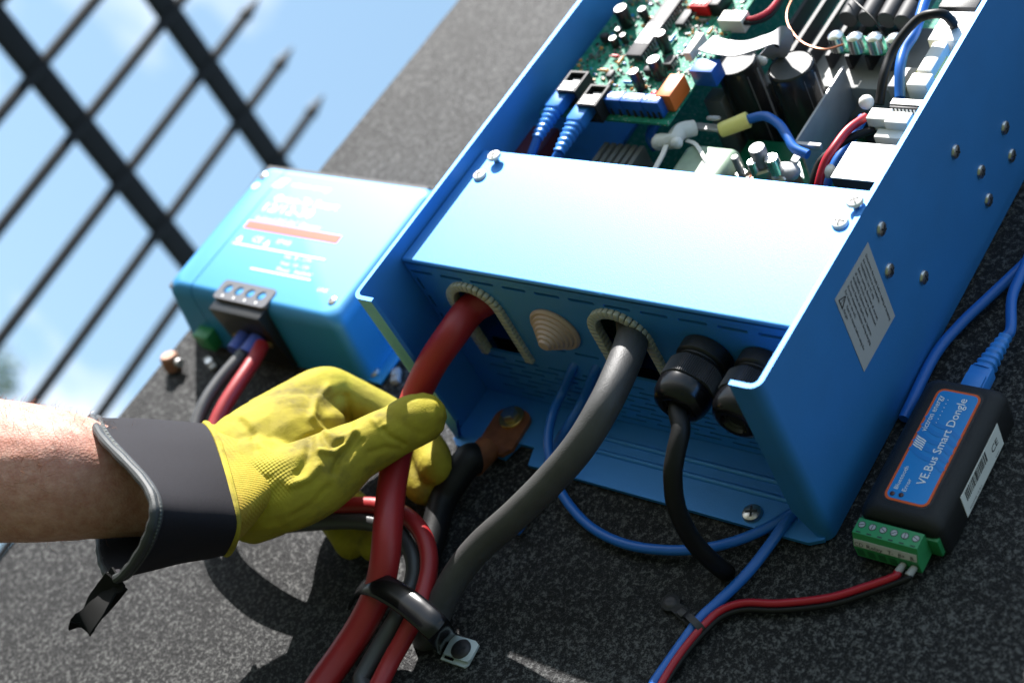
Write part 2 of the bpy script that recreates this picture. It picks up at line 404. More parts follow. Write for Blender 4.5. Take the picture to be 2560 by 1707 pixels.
def far_trees():
    lm = [mat('far leaves', (.05, .10, .03), .7), mat('far leaves light', (.10, .15, .05), .7)]
    bark = mat('bark', (.10, .07, .05), .9, var=.4, vscale=6)
    for k, (px, py, dist, r, lab) in enumerate([(-50, 945, 60, 1.5, 'blurred green tree crown far behind the fence, low at the left edge of the picture'), (-420, 1010, 55, 4.2, 'broad tree beyond the left edge of the picture behind the fence')]):
        q = rx * ((px - 1280) / FPX) + ry * ((py - 853.5) / FPX) + rz; P = CAM_C + q * dist
        c = Vector((P.x, P.z, -P.y)); t = root('tree', (c.x, -1.0, c.z), lab, 'tree')
        B().tube([(c.x, -1, c.z), (c.x + .1, c.y * .5, c.z), (c.x, c.y + r * .4, c.z)], [.28, .2, .08], seg=8, n=5).done('trunk', bark, t)
        rnd = random.Random(k); vs, fs = [], []
        for i in range(5000 if k else 1300):
            v = Vector((rnd.gauss(0, 1), rnd.gauss(0, 1), rnd.gauss(0, 1))).normalized() * r * rnd.uniform(.35, 1) ** .6
            v *= 1 + .35 * noise.noise(v * 1.1)
            p = X(c + v) - org(t); a = Vector((rnd.uniform(-1, 1), rnd.uniform(-1, 1), rnd.uniform(-1, 1))).normalized(); bx, by, bz = basis(a); z = rnd.uniform(.07, .16)
            n = len(vs); vs += [p - bx * z, p + by * z * .5, p + bx * z, p - by * z * .5]; fs.append((n, n + 1, n + 2, n + 3))
        m = bpy.data.meshes.new('crown'); m.from_pydata([tuple(v) for v in vs], [], fs)
        for l in lm: m.materials.append(l)
        for i, pl in enumerate(m.polygons): pl.material_index = i % 2
        o = bpy.data.objects.new('crown', m); COL.objects.link(o); o.parent = t
far_trees()

# ------------------------------------------------------------------ the big blue inverter enclosure
WD, DL, DR, C0, C1, DC, TOP = .255, .1278, .1205, .038, .1256, .1188, .52
inv = root('inverter_box', (.1275, 0, 0), 'large open blue metal inverter with its circuit boards exposed, fixed to the felt board', 'inverter')
TH = .0026
def side_panel(right):
    D = DR if right else DL; sgn = -1 if right else 1; x0 = WD if right else 0; FL = .0155
    R = .006; n = 5; out = []; inn = []
    # outer L with rounded bend, from flange tip to the top
    pts_o = [(FL, 0)] + [(R - R * math.sin(a), R - R * math.cos(a)) for a in [math.pi / 2 * i / n for i in range(n + 1)]] + [(0, TOP)]
    pts_i = [(TH, TOP)] + [(R - (R - TH) * math.sin(a), R - (R - TH) * math.cos(a)) for a in [math.pi / 2 * (n - i) / n for i in range(n + 1)]] + [(FL, TH)]
    poly = [(x0 + sgn * a, b) for a, b in pts_o + pts_i]
    b = B(); b.prism(poly, lambda x, y, d: Vector((x, y, d)), .0 + .001, D)
    bm = b.bm
    # cut the flange short of the board and round the lower rear corner
    for v in bm.verts:
        if v.co.z < .01 and abs(v.co.x - x0) > R + .001: v.co.z = .022; 
    es = [e for e in bm.edges if abs(e.verts[0].co.z - D) < 1e-6 and abs(e.verts[1].co.z - D) < 1e-6 and len(e.link_faces) == 2 and e.calc_face_angle(0) > 1.2]
    bmesh.ops.bevel(bm, geom=es, offset=.0005, segments=2, profile=.5, affect='EDGES')
    return b.done('side_panel', M['blue'], inv, angle=30)
sp_l = side_panel(False); sp_r = side_panel(True)
def rrect(cx, cy, w, h, r, n=4):
    o = []
    for (sx, sy, a0) in ((1, 1, 0), (-1, 1, 90), (-1, -1, 180), (1, -1, 270)):
        for i in range(n + 1):
            a = math.radians(a0 + 90 * i / n); o.append((cx + sx * (w / 2 - r) + r * math.cos(a), cy + sy * (h / 2 - r) + r * math.sin(a)))
    return o
# back panel with a notch in its lower edge and pressed ribs
bp = B(); lo = -.0045
poly = [(TH + .0005, lo + .004), (.008, lo), (.046, lo), (.0495, lo + .012), (.0605, lo + .012), (.064, lo), (.245, lo), (WD - TH - .0005, lo + .004), (WD - TH - .0005, TOP), (TH + .0005, TOP)]
bp.prism(poly, lambda x, y, d: Vector((x, y, d)), .0012, .0036)
bp.done('back_panel', M['blue'], inv)
for vv in (.0245, .0155):
    B().lathe([(.0002, 0), (.0016, .004), (.0018, .17), (.0002, .176)], (.070, vv, .0036), U, seg=10).done('pressed_rib', M['blue'], inv)
# bottom panel with cable notches and vents
slots = []
def arch(cx, w0, w1, r, n=14):
    return [(cx - r, w0)] + [(cx - r * math.cos(a), w1 - r + r * math.sin(a)) for a in [math.pi * i / n for i in range(n + 1)]] + [(cx + r, w0)]
A1 = (.0440, .0475, .1045, .0160); A2 = (.1435, .050, .1045, .0160)
holes = [arch(*A1), arch(*A2)]
for i in range(11): holes.append(rrect(.0130 + i * .0227, .1095, .0168, .0022, .0009, 2))
for w in (.0990, .0840, .0690): holes.append(rrect(.0065, w, .0020, .0105, .0008, 2))
for i in range(10):
    x = .0165 + i * .0227 
    if not any(a[0] - .024 < x < a[0] + .024 for a in (A1, A2)): holes.append(rrect(x, .0615, .0165, .0018, .0008, 2))
for j in range(8):
    for i in range(9):
        x = .030 + i * .0245 + (.0122 if j % 2 else 0); w = .0415 - j * .0046
        if x < .236: holes.append(rrect(x, w, .0175, .0016, .0007, 2))
b = B(); b.prism([(TH + .0004, .0042), (WD - TH - .0004, .0042), (WD - TH - .0004, .1168), (TH + .0004, .1168)], lambda x, y, d: Vector((x, d, y)), C0, C0 + .0016, holes)
b.done('vented_bottom_panel', M['blue'], inv)
# cover plate: front sheet with folded lip
pr = [(C0 + .0015, DC - .0018)] ; r = .0016
pr = [(C0 + r - r * math.cos(a), DC - r + r * math.sin(a)) for a in [math.pi / 2 * i / 4 for i in range(5)]]
poly = [(C0, DC - .0028)] + pr + [(C1, DC), (C1, DC - .0014), (C0 + .0016, DC - .0014), (C0 + .0016, DC - .0028)]
b = B(); b.prism(poly, lambda x, y, d: Vector((d, x, y)), TH + .0009, WD - TH - .0006)
cover = b.done('cover_plate', M['blue'], inv, angle=50)

B().b2((.004, .088, .0300), (.118, .0895, .116)).b2((.1185, .088, .0300), (.251, .0895, .1155)).b2((.004, .060, .005), (.251, .0615, .026)).done('light_baffle', M['blackp'], inv)  # added plates that block sunlight leaking out through the panel slots
# screws
def pan_screw(r, h, cross=True):
    b = B(); b.lathe([(r, 0), (r, h * .25), (r * .88, h * .7), (r * .55, h * .97), (r * .1, h)], (0, 0, 0), W_, seg=20)
    return b.mesh('pan_head_screw')
def cross_recess(r, h):
    b = B(); b.box((0, 0, h), (r * 1.15, r * .2, h * .12)); b.box((0, 0, h + .00002), (r * .2, r * 1.15, h * .12)); return b.mesh('cross_recess', smooth=False)
def put_screw(parent, pos, n, r, h, m, spin=.4, rec=True, name='screw', sub=True):
    key = (round(r, 5), round(h, 5), m.name)
    if key not in SC:
        a = pan_screw(r, h); a.materials.append(m); c = cross_recess(r, h); c.materials.append(M['ink']); SC[key] = (a, c)
    a, c = SC[key]; o = inst(a, name, parent, pos, n, spin)
    if rec and sub:
        k = bpy.data.objects.new('cross_recess', c); COL.objects.link(k); k.parent = o
    return o
SC = {}
for (px, py, wz) in ((1234, 388, .1222), (1198, 436, .1189), (2136, 501, .1222), (2099, 554, .1189)):
    p = at(px, py, w=wz + .0012); p.z = wz
    put_screw(inv, p, W_, .0042, .0022, M['white'], spin=random.random(), name='cover_screw')
    if wz > .12: B().cyl((p.x, p.y, .1185), (p.x, p.y, wz + .0001), .0019, seg=12).done('screw_shank', M['chrome'], inv)
for (px, py) in ((2515, 320), (2391, 380), (2455, 430), (2532, 390), (2474, 501), (2206, 573), (2226, 677), (2312, 694)):
    p = at(px, py, u=WD + .001); p.x = WD - .0001
    put_screw(inv, p, U, .0040, .0021, M['chrome'], spin=random.random() * 2, name='side_screw')
p = at(1878, 1278, w=.006); p.z = .0035; put_screw(inv, p, W_, .0056, .003, M['chrome'], name='mounting_screw')
p = at(1397, 1150, w=.006); p.z = .0035; put_screw(inv, p, W_, .0048, .003, M['chrome'], name='mounting_screw')

# warning sticker on the side panel
stk_w0, stk_w1, stk_v0, stk_v1 = .0515, .1045, .0690, .1060
stk = B().b2((WD + .0001, stk_v0, stk_w0), (WD + .0003, stk_v1, stk_w1)).done('warning_sticker', M['paper'], inv, label='pale sticker with rows of small dark text and a warning triangle')
lines = ['Disconnect the supply before making or breaking', 'the connections to the batteries.', 'WARNING: Use AC only.', 'Before opening, disconnect all sources,', 'all supply circuits must be disconnected.', 'WARNING: Explosive Gases.', 'Prevent flames and sparks near batteries.', 'Provide adequate ventilation during charging.', 'For indoor use only.', 'Read the manual before using the']
def stick(s, y, z, size=.00265): text(s, size, (WD + .0004, y, z), (0, 0, -1), (0, 1, 0), M['ink'], stk, bold=.00003)
for i, l in enumerate(lines):
    stick(l, .1005 - i * .00292, .1010 - (.0075 if i == 9 else 0), .00235)
stick('charger.', .1005 - 10 * .00292, .1010 - .0065, .00235)
tri = [Vector((WD + .0004, .0712, .1015)), Vector((WD + .0004, .0765, .0985)), Vector((WD + .0004, .0712, .0955))]
for a, c in ((0, 1), (1, 2), (2, 0)):
    B().tube([tri[a], tri[c]], .0003, seg=6, n=1).done('warning_triangle_bar', M['ink'], stk)
stick('!', .0718, .0990, .0040)

# grommets round the notches: slit U channel, each segment real
def trim(A):
    cx, w0, w1, r = A; path = []
    L = w1 - r - w0; n1 = int(L / .0030)
    for i in range(n1): path.append((cx - r, w0 + L * i / n1, 0))
    na = 17
    for i in range(na + 1): a = math.pi * i / na; path.append((cx - r * math.cos(a), w1 - r + r * math.sin(a), a))
    for i in range(n1): path.append((cx + r, w0 + L * (n1 - 1 - i) / n1, math.pi))
    t = bmesh.new(); t.free(); b = B()
    for (x, w, a) in path:
        rad = Vector((-math.cos(a), 0, math.sin(a))); tg = Vector((math.sin(a), 0, math.cos(a)))
        c = Vector((x, C0 + .0004, w))
        b.box(c + rad * .0008 - V * .0006, (.0052, .0054, .00272), ax=(rad, V, tg), bevel=.0002, seg=1)
    path2 = [Vector((x, C0, w)) for x, w, a in path]
    b.tube(path2, .0016, seg=8, n=1)
    return b.done('edge_trim', M['trim'], inv, angle=50)
trim(A1); trim(A2)
# stepped blanking plug
b = B(); prof = [(.0, 0), (.0152, .0), (.0156, .0012), (.0145, .0026)]
r = .0130; h = .0026
for k in range(6): prof += [(r, h), (r - .0005, h + .0015)]; h += .0018; r -= .00185
prof += [(.0012, h)]
pc = at(1390, 820, v=C0)
b.lathe(prof, (pc.x, C0 - .0001, pc.z), -V, seg=40, rmod=lambda k, h: 1); b.done('stepped_blanking_plug', M['beige'], inv, angle=25)

# cable glands
GS = .84
def gland(cx, cw, first):
    n = 72; o = Vector((cx, C0, cw))
    body = B().lathe([(a * GS, c * GS) for a, c in [(.0162, .0), (.0170, .0008), (.0170, .0090), (.0160, .0100), (.0150, .0104), (.0150, .0115), (.0156, .0119), (.0150, .0123), (.0156, .0129), (.0150, .0134), (.0150, .0140)]], o, -V, seg=48)
    g = body.done('cable_gland', M['blackp'], inv, angle=30)
    B().lathe([(a * GS, c * GS) for a, c in [(.0152, .0138), (.0172, .0146), (.0172, .0268), (.0160, .0278)]], o, -V, seg=252, rmod=lambda k, h: (1 + (.014 if (k % 3 == 0) else -.018)) * (1 - .026 * math.cos(6 * 2 * math.pi * k / 252))).done('ribbed_nut', M['blackp'], g, angle=20)
    B().lathe([(a * GS, c * GS) for a, c in [(.0158, .0272), (.0170, .0284), (.0172, .0310), (.0164, .0370), (.0140, .0415), (.0105, .0432), (.0082, .0428), (.0070, .0405)]], o, -V, seg=48, cap=False).done('dome_nut', M['gloss'], g, angle=40)
    B().lathe([(a * GS, c * GS) for a, c in [(.0120, .038), (.0100, .0405), (.0062, .0408), (.0056, .0395)]], o, -V, seg=36, cap=True).done('rubber_seal', M['blackp'], g)
g1 = (.1955, .0865); g2 = (.2285, .0855)
gland(*g1, True); gland(*g2, False)
# little screw stub beside the gland
# copper lug bolted on the back panel
# ------------------------------------------------------------------ inside the inverter
def P3(px, py, w): return at(px, py, w=w)
def comp(b, px, py, wt, du, dv, dh, bevel=0):
    """box whose lower left top corner is seen at a pixel"""
    p = P3(px, py, wt); b.b2((p.x, p.y, wt - dh), (p.x + du, p.y + dv, wt), bevel=bevel); return p
B().b2((.108, .140, .046), (.196, .222, .0475)).done('sunlit_patch_board', mat('painted sunlit green', (.004, .16, .085), .35), inv)  # added board; its brighter green stands for sunlight on the main board
main = B().b2((.006, .075, .028), (.248, .50, .0296)).done('main_board', M['pcb'], inv)
ctl = B().b2((.0045, .1750, .1005), (.0985, .47, .1021)).done('control_board', M['pcb'], inv)
PW = .1021
DW = .008
def on(name, m, parent, *a, bevel=.0004, **k):
    if parent is ctl: a = (a[0], a[1], a[2] + DW) + tuple(a[3:])
    b = B(); p = comp(b, *a, bevel=bevel); return b.done(name, m, parent, **k), p
for (px, py) in ((1390, 226), (1440, 261)):
    p = P3(px, py, .1155); b = B()
    L, Wd, H, t = .0175, .0140, .0134, .0014
    b.b2((p.x, p.y, PW), (p.x + t, p.y + L, .1155)); b.b2((p.x + Wd - t, p.y, PW), (p.x + Wd, p.y + L, .1155))
    b.b2((p.x + t, p.y + L - t, PW), (p.x + Wd - t, p.y + L, .1155)); b.b2((p.x + t, p.y, .1135), (p.x + Wd - t, p.y + .0085, .1155)); b.b2((p.x + t, p.y, PW), (p.x + Wd - t, p.y + L - t, PW + .003))
    s = b.done('network_socket', M['sock'], ctl)
    c = B(); 
    for i in range(8): c.b2((p.x + .0030 + i * .00105, p.y + .0087, .1110), (p.x + .0036 + i * .00105, p.y + .0140, .1126))
    c.b2((p.x + t, p.y + .0006, .1156), (p.x + Wd - t, p.y + .0016, .1159)); c.b2((p.x + t, p.y + .003, .1156), (p.x + Wd - t, p.y + .0080, .1158)); c.done('contact_strip', M['silver'], ctl)
# blue screw terminal, three modules
p = P3(1507, 249, .1135)
for k, (a, n) in enumerate(((0, 2), (.0118, 3), (.0266, 3))):
    Lk = (.0115, .0145, .0118)[k]; x = p.x + a
    t_ = B(); t_.b2((x, p.y, PW), (x + Lk, p.y + .0072, .1135), bevel=.0004); tb = t_.done('terminal_block', M['term'], ctl)
    q = B(); h = B()
    for i in range(n):
        cx = x + Lk * (i + .5) / n; q.cyl((cx, p.y + .0036, .1134), (cx, p.y + .0036, .11375), .0015, seg=10); h.cyl((cx, p.y - .0001, .0985), (cx, p.y + .001, .1065), .0013, seg=8)
    q.done('terminal_screw', M['zinc'], ctl); h.done('wire_entry', M['ink'], ctl)
on('orange_relay', M['orange'], ctl, 1637, 239, .1062, .0098, .0185, .0115)
on('red_indicator', M['red'], ctl, 1622, 236, .0995, .0042, .0042, .005, bevel=.0012)
def dip(px, py, wt, du, dv, n):
    o, p = on('chip', M['chip'], ctl, px, py, wt, du, dv, .0034); b = B()
    for i in range(n):
        v = p.y + dv * (i + .5) / n
        for x in (p.x - .0006, p.x + du + .0001): b.b2((x, v - .0004, PW), (x + .0005, v + .0004, wt + DW - .0014))
    b.done('chip_legs', M['zinc'], ctl); return p
p = dip(1563, 137, .1000, .0115, .056, 20)
B().b2((p.x + .0004, p.y + .0105, .10805), (p.x + .0110, p.y + .0290, .1082)).done('chip_sticker', M['paper'], ctl)
dip(1686, 60, .0990, .0062, .0135, 4); dip(1655, 160, .0985, .0058, .008, 4)
dip(1735, 20, .0985, .005, .008, 4); dip(1512, 190, .0985, .004, .006, 3)
def elco(px, py, r, wt=.108, m='cap', par=ctl, base=PW, nm='capacitor', topm='silver'):
    wt += DW
    p = P3(px, py, wt); b = B().lathe([(r * .96, 0), (r, .0004), (r, wt - base - .0008), (r * .94, wt - base - .0002)], (p.x, p.y, base), W_, seg=24)
    o = b.done(nm, M[m], par)
    B().lathe([(r * .90, 0), (r * .88, .0003)], (p.x, p.y, wt - .0003), W_, seg=24).done('capacitor_top', M[topm], par); return p
for a in ((1550, 20, .0044), (1604, 22, .0028, .104), (1649, 83, .0036), (1632, 148, .0042), (1583, 178, .0034), (1531, 95, .0026, .101), (1545, 72, .0022, .101), (1556, 87, .002, .101)): elco(*a)
on('blue_relay', M['term'], ctl, 1722, 178, .1050, .0150, .0110, .0110)
on('ribbon_connector', M['whitep'], ctl, 1706, 133, .1085, .0050, .0180, .0060)
on('inductor', M['chip'], ctl, 1603, 176, .1010, .0060, .0055, .006, bevel=.0018)
on('inductor', M['chip'], ctl, 1494, 92, .1010, .0060, .0050, .006, bevel=.0018)
o, p = on('dip_switch', M['red'], ctl, 1722, 16, .1020, .0125, .0085, .0075)
sw = B()
for i in range(4): sw.b2((p.x + .001 + i * .0029, p.y + .002, .1100), (p.x + .0022 + i * .0029, p.y + .0062, .1107))
sw.done('switch_lever', M['whitep'], ctl)
on('black_connector', M['blackp'], ctl, 1769, 12, .1030, .0070, .0150, .0090)
on('wire_connector', M['whitep'], ctl, 1792, 52, .1020, .0165, .0095, .0090)
# small parts, joined because they are too small to pick apart
rnd = random.Random(11)
sm = {k: B() for k in ('zinc', 'smd', 'chip', 'tan', 'white', 'lblue', 'green')}
for i in range(700):
    u, v = rnd.uniform(.008, .096), rnd.uniform(.180, .335); k = rnd.choice(['smd', 'smd', 'chip', 'chip', 'smd', 'tan', 'chip', 'lblue', 'smd', 'chip', 'zinc' if i % 4 == 0 else 'smd'])
    a, c = rnd.uniform(.0007, .0022), rnd.uniform(.0006, .0013)
    if rnd.random() < .5: a, c = c, a
    sm[k].b2((u, v, PW), (u + a, v + c, PW + rnd.uniform(.0005, .0016)))
    if rnd.random() < .12: sm['tan' if rnd.random() < .75 else 'smd'].ball((u, v, PW + .0028), rnd.uniform(.0009, .0014), 1)
for i in range(420):
    u, v = rnd.uniform(.10, .245), rnd.uniform(.12, .36); k = rnd.choice(['zinc', 'chip', 'white', 'zinc'])
    a = rnd.uniform(.001, .004); sm[k].b2((u, v, .0296), (u + a, v + rnd.uniform(.001, .004), .0296 + rnd.uniform(.0006, .003)))
for k, b in sm.items():
    if len(b.bm.verts): b.done('small_components', M[k], ctl, kind='stuff')
for k, (px, py, du, dv, m) in enumerate(((1500, 175, .006, 0, 'tan'), (1520, 215, 0, .006, 'smd'), (1560, 205, .006, 0, 'lblue'), (1545, 160, 0, .006, 'tan'), (1600, 215, .005, 0, 'tan'), (1675, 105, 0, .006, 'lblue'), (1620, 45, .005, 0, 'tan'), (1770, 85, 0, .005, 'tan'), (1745, 50, .006, 0, 'smd'), (1530, 140, .005, 0, 'red'))):
    p = P3(px, py, PW + .002); q_ = Vector((p.x + du, p.y + dv, PW + .0018)); p = Vector((p.x, p.y, PW + .0018)); ax_ = (q_ - p).normalized()
    B().cyl(p, q_, .0011, seg=10, ch=.0003).cyl(p - ax_ * .002, q_ + ax_ * .002, .00025, seg=6).done('axial_resistor', M[m], ctl)
# ribbon cable over the big capacitors
B().ribbon([P3(1765, 108, .1150), P3(1800, 118, .116), P3(1850, 122, .116), P3(1900, 108, .118), P3(1945, 93, .119), P3(1958, 100, .116), P3(1944, 126, .108), P3(1925, 146, .098)], [V, V, V, V, V * .8 + U * .4, V + U * .8, U, U], .0125, .0008).done('ribbon_cable', M['ribbonc'], inv)
B().tube([P3(1858, 50, .107), P3(1890, 45, .107), P3(1925, 25, .105), P3(1955, -15, .102)], .0016, seg=8).done('red_wire', M['reds'], inv)
B().tube([P3(1858, 58, .107), P3(1890, 56, .105), P3(1928, 38, .102), P3(1962, -12, .10)], .0014, seg=8).done('black_wire', M['blackw'], inv)
# large capacitors, heat sinks, terminals
for (px, py, r, wt) in ((1838, 153, .0127, .098), (1976, 163, .0134, .100)):
    p = P3(px, py, wt); b = B().lathe([(r * .97, 0), (r, .001), (r, .060), (r * .975, .0612), (r * .985, .0622), (r * .93, .0632), (r * .90, .0622)], (p.x, p.y, wt - .063), W_, seg=40); c = b.done('large_capacitor', M['cap'], inv)
    B().lathe([(r * .9, 0), (r * .89, .0006)], (p.x, p.y, wt - .0009), W_, seg=40).done('capacitor_top', M['captop'], c)
    B().box((p.x + r * .9, p.y - r * .25, wt - .034), (.0006, .009, .058), ax=(Vector((.95, -.3, 0)), Vector((.3, .95, 0)), W_)).done('grey_stripe', M['ribbonc'], c)
B().ball(P3(1902, 152, .090), .0042, 2, (1, .8, .8)).done('cable_tie_head', M['nylon'], inv)
B().b2((.110, .2470, .030), (.205, .300, .070), bevel=.001).done('heat_sink', M['alug'], inv)
for i in range(7): B().b2((.112 + i * .0125, .262, .0701), (.1145 + i * .0125, .330, .080)).done('heat_sink_fin', M['chip'], inv)
B().b2((.118, .2790, .045), (.170, .330, .0465)).done('dark_back_sheet', M['chip'], inv)  # black sheet added to make the space behind the heat sink dark
B().b2((.1735, .240, .030), (.196, .262, .050)).done('transformer_block', M['chip'], inv)
p0, p1 = P3(1990, 352, .085), P3(2112, 166, .085); q = P3(2085, 212, .085)
B().b2((p0.x - .0008, p0.y, .056), (p0.x + .0008, p1.y, .085), bevel=.0003).done('aluminium_fin', M['silver'], inv)
B().b2((p0.x - .001, p0.y - .004, .083), (p0.x + .017, p0.y - .0015, .0865), bevel=.0004).done('bus_bar', M['zinc'], inv)
b = B(); a0 = P3(2095, 128, .086); b.b2((a0.x, a0.y, .0840), (a0.x + .036, a0.y + .014, .0856)); sub = b.done('sub_board', M['pcb'], inv)
for (px, py) in ((2086, 84), (2134, 87), (2183, 88), (2233, 90)):
    p = P3(px, py, .096); B().lathe([(.0052, 0), (.0050, .004), (.0046, .009), (.0030, .0103), (.0008, .0107)], (p.x, p.y, .0856), W_, seg=20).done('soldered_post', M['solder'], sub)
for (px, py) in ((2130, 34), (2178, 34), (2226, 36), (2268, 42)):
    p = P3(px, py, .090); B().cyl((p.x, p.y - .006, .090), (p.x, p.y + .008, .090), .0056, .0062, 20, .0006).cyl((p.x, p.y + .0085, .090), (p.x, p.y + .05, .090), .0066, .0066, 20, .0006).done('capacitor', M['chip'], inv)
B().tube([P3(1990, -20, .10), P3(1968, 30, .098), P3(1974, 70, .098), P3(2008, 108, .098), P3(2060, 124, .098), P3(2108, 112, .094)], .0007, seg=6).done('bare_copper_wire', M['copper'], inv)
B().tube([P3(2110, -20, .10), P3(2150, 15, .102), P3(2185, 50, .10), P3(2222, 110, .09)], .0005, seg=6).done('thin_black_wire', M['blackw'], inv)
B().tube([P3(2385, 62, .104), P3(2362, 38, .112), P3(2330, 36, .114), P3(2296, 48, .112), P3(2256, 90, .108), P3(2226, 140, .103), P3(2210, 190, .099), P3(2198, 262, .090)], .0026, seg=12).cyl(P3(2372, 60, .104), P3(2392, 54, .104), .0035).done('black_lead', M['blackw'], inv)
B().tube([P3(2335, -40, .100), P3(2312, 5, .100), P3(2288, 80, .098), P3(2262, 124, .096), P3(2250, 172, .094), P3(2250, 245, .086)], .0029, seg=12).done('blue_lead', M['bluew'], inv)
on('clear_holder', M['ribbonc'], inv, 2216, 216, .088, .014, .016, .020, bevel=.001)
# white and yellow blocks on the right
o, p = on('white_relay', M['chip'], inv, 2077, 445, .0965, .0260, .0262, .0215); B().b2((p.x, p.y, .0963), (p.x + .026, p.y + .0262, .0970)).done('relay_top', M['white'], inv); 
on('white_relay', M['white'], inv, 2318, 100, .1000, .0200, .0235, .0200, bevel=.0006)
on('black_block', M['blackp'], inv, 2345, 18, .097, .022, .035, .022)
on('transformer_coil', M['whitep'], inv, 2262, 212, .1010, .0120, .0100, .0110, bevel=.0012)
on('transformer_core', M['yell'], inv, 2264, 219, .0960, .0150, .0260, .0180, bevel=.0012)
on('transformer_coil', M['whitep'], inv, 2290, 176, .1015, .0085, .0230, .0100, bevel=.001)
o, p = on('pin_header', M['blackp'], inv, 2222, 268, .0965, .0180, .0060, .0080); b = B()
for i in range(8): b.b2((p.x + .001 + i * .0021, p.y - .0003, .0915), (p.x + .0021 + i * .0021, p.y + .0002, .0958))
b.done('header_pins', M['white'], inv)
B().b2((p.x, p.y + .002, .0966), (p.x + .018, p.y + .006, .0972)).done('header_shroud', M['whitep'], inv)
on('wire_connector', M['whitep'], inv, 2163, 296, .1000, .0120, .0085, .0085, bevel=.0006)
on('wire_connector', M['whitep'], inv, 2208, 305, .1000, .0130, .0085, .0085, bevel=.0006)
on('wire_connector', M['whitep'], inv, 2183, 342, .0950, .0190, .0065, .0080, bevel=.0006)
B().tube([P3(2164, 293, .096), P3(2120, 325, .099), P3(2086, 368, .099), P3(2062, 408, .096), P3(2046, 466, .088), P3(2040, 520, .075)], .0024, seg=12).done('red_wire', M['reds'], inv)
B().tube([P3(2186, 324, .092), P3(2122, 347, .094), P3(2074, 382, .093), P3(2046, 414, .090), P3(2032, 466, .083), P3(2028, 520, .07)], .0022, seg=12).done('black_wire', M['blackw'], inv)
B().tube([P3(2158, 294, .090), P3(2120, 361, .088), P3(2090, 408, .086), P3(2066, 466, .080), P3(2058, 520, .07)], .0028, seg=12).done('blue_wire', M['bluew'], inv)
B().ball(P3(2166, 256, .094), .0042, 2).done('cable_tie_head', M['nylon'], inv)
B().ball(P3(2072, 428, .092), .0040, 2).done('cable_tie_head', M['nylon'], inv)
for (px, py, r, w) in ((2099, 292, .0034, .045), (2086, 328, .0022, .045), (2056, 196, .0016, .045), (2080, 255, .0018, .045)):
    B().lathe([(r, -.006), (r, 0), (r * .5, .0012)], P3(px, py, w), W_, seg=6).done('hex_nut', M['solder'], inv)
# crimped blue lead, ring terminal, potted transformer and studs near the cover plate
B().tube([P3(1866, 300, .088), P3(1911, 291, .090), P3(1948, 312, .090), P3(1969, 343, .088), P3(1986, 371, .086), P3(2020, 387, .084)], .0027, seg=12).done('blue_lead', M['bluew'], inv)
B().cyl(P3(1800, 327, .086), P3(1872, 299, .088), .0044, .0048, 16, .0006).done('crimp_sleeve', M['yell'], inv)
b = B(); c = P3(1784, 296, .092); b.tube([c + (U * math.cos(a) + (V * .8 - W_ * .6) * math.sin(a)) * .0030 for a in [2 * math.pi * i / 16 for i in range(17)]], .0012, seg=8, n=2).done('ring_terminal', M['zinc'], inv)
B().b2((P3(1733, 318, .0885).x, P3(1733, 318, .0885).y - .001, .0868), (P3(1800, 318, .0885).x, P3(1733, 318, .0885).y + .004, .0885), bevel=.0004).done('terminal_bar', M['zinc'], inv)
p = P3(1652, 424, .090); B().b2((p.x + .003, p.y - .004, .050), (p.x + .038, p.y + .0255, .0880), bevel=.005, seg=4).done('potted_transformer', M['tape'], inv, angle=60)
B().ribbon([P3(1716, 352, .088), P3(1740, 362, .090), P3(1760, 395, .089), P3(1775, 430, .085)], V, .0022, .0008).done('cable_tie', M['nylon'], inv)
B().tube([P3(1735, 320, .089), P3(1700, 330, .092), P3(1682, 352, .092), P3(1650, 356, .091)], .0042, seg=12, wob=.5).ball(P3(1650, 356, .091), .0052, 2).ball(P3(1692, 358, .094), .0036, 2).done('glue_bead', M['nylon'], inv)
B().ribbon([P3(1668, 360, .093), P3(1655, 390, .092), P3(1636, 425, .090)], U, .0030, .0010).done('cable_tie', M['nylon'], inv)
B().tube([P3(1660, 298, .080), P3(1636, 315, .082), P3(1626, 345, .080), P3(1640, 372, .076)], .0030, seg=10).done('blue_lead', M['bluew'], inv)
for (px, py, r, wt, m) in ((1891, 369, .0046, .0965, 'silver'), (1927, 394, .0040, .0920, 'solder'), (1878, 404, .0028, .0910, 'solder'), (1836, 392, .0022, .094, 'silver')):
    p = P3(px, py, wt); B().cyl((p.x, p.y, wt - .04), (p.x, p.y, wt), r, seg=24, ch=.0004).done('stud_bolt', M[m], inv)
    B().lathe([(r * 1.75, 0), (r * 1.8, .005), (r * 1.5, .006)], (p.x, p.y, wt - .018), W_, seg=6).done('hex_nut', M['chrome'], inv)
p = P3(1850, 450, .078); B().b2((p.x, p.y, .064), (p.x + .030, p.y + .014, .076), bevel=.002).done('copper_bar', M['copper'], inv)
p = P3(1965, 430, .078); B().ball(p, .008, 3, (1.1, .8, .6)).done('foil_bead', M['zinc'], inv)
B().box(P3(1990, 398, .075), (.0045, .011, .0015)).done('terminal_tab', M['zinc'], inv)
B().b2((.020, .1275, .050), (.060, .168, .062)).done('dark_red_insulator', M['maroon'], inv)
B().b2((.0028, .1275, .085), (.0215, .168, .0985)).done('dark_red_insulator', M['maroon'], inv)
for i in range(6): B().b2((.044 + i * .0052, .125, .058), (.0472 + i * .0052, .176, .082)).done('heat_sink_fin', M['alug'], inv)
B().b2((.042, .122, .050), (.078, .178, .058)).done('heat_sink', M['alug'], inv)
p = P3(1762, 262, .075); B().b2((p.x, p.y, .030), (p.x + .012, p.y + .012, .078), bevel=.0006).done('aluminium_block', M['silver'], inv)

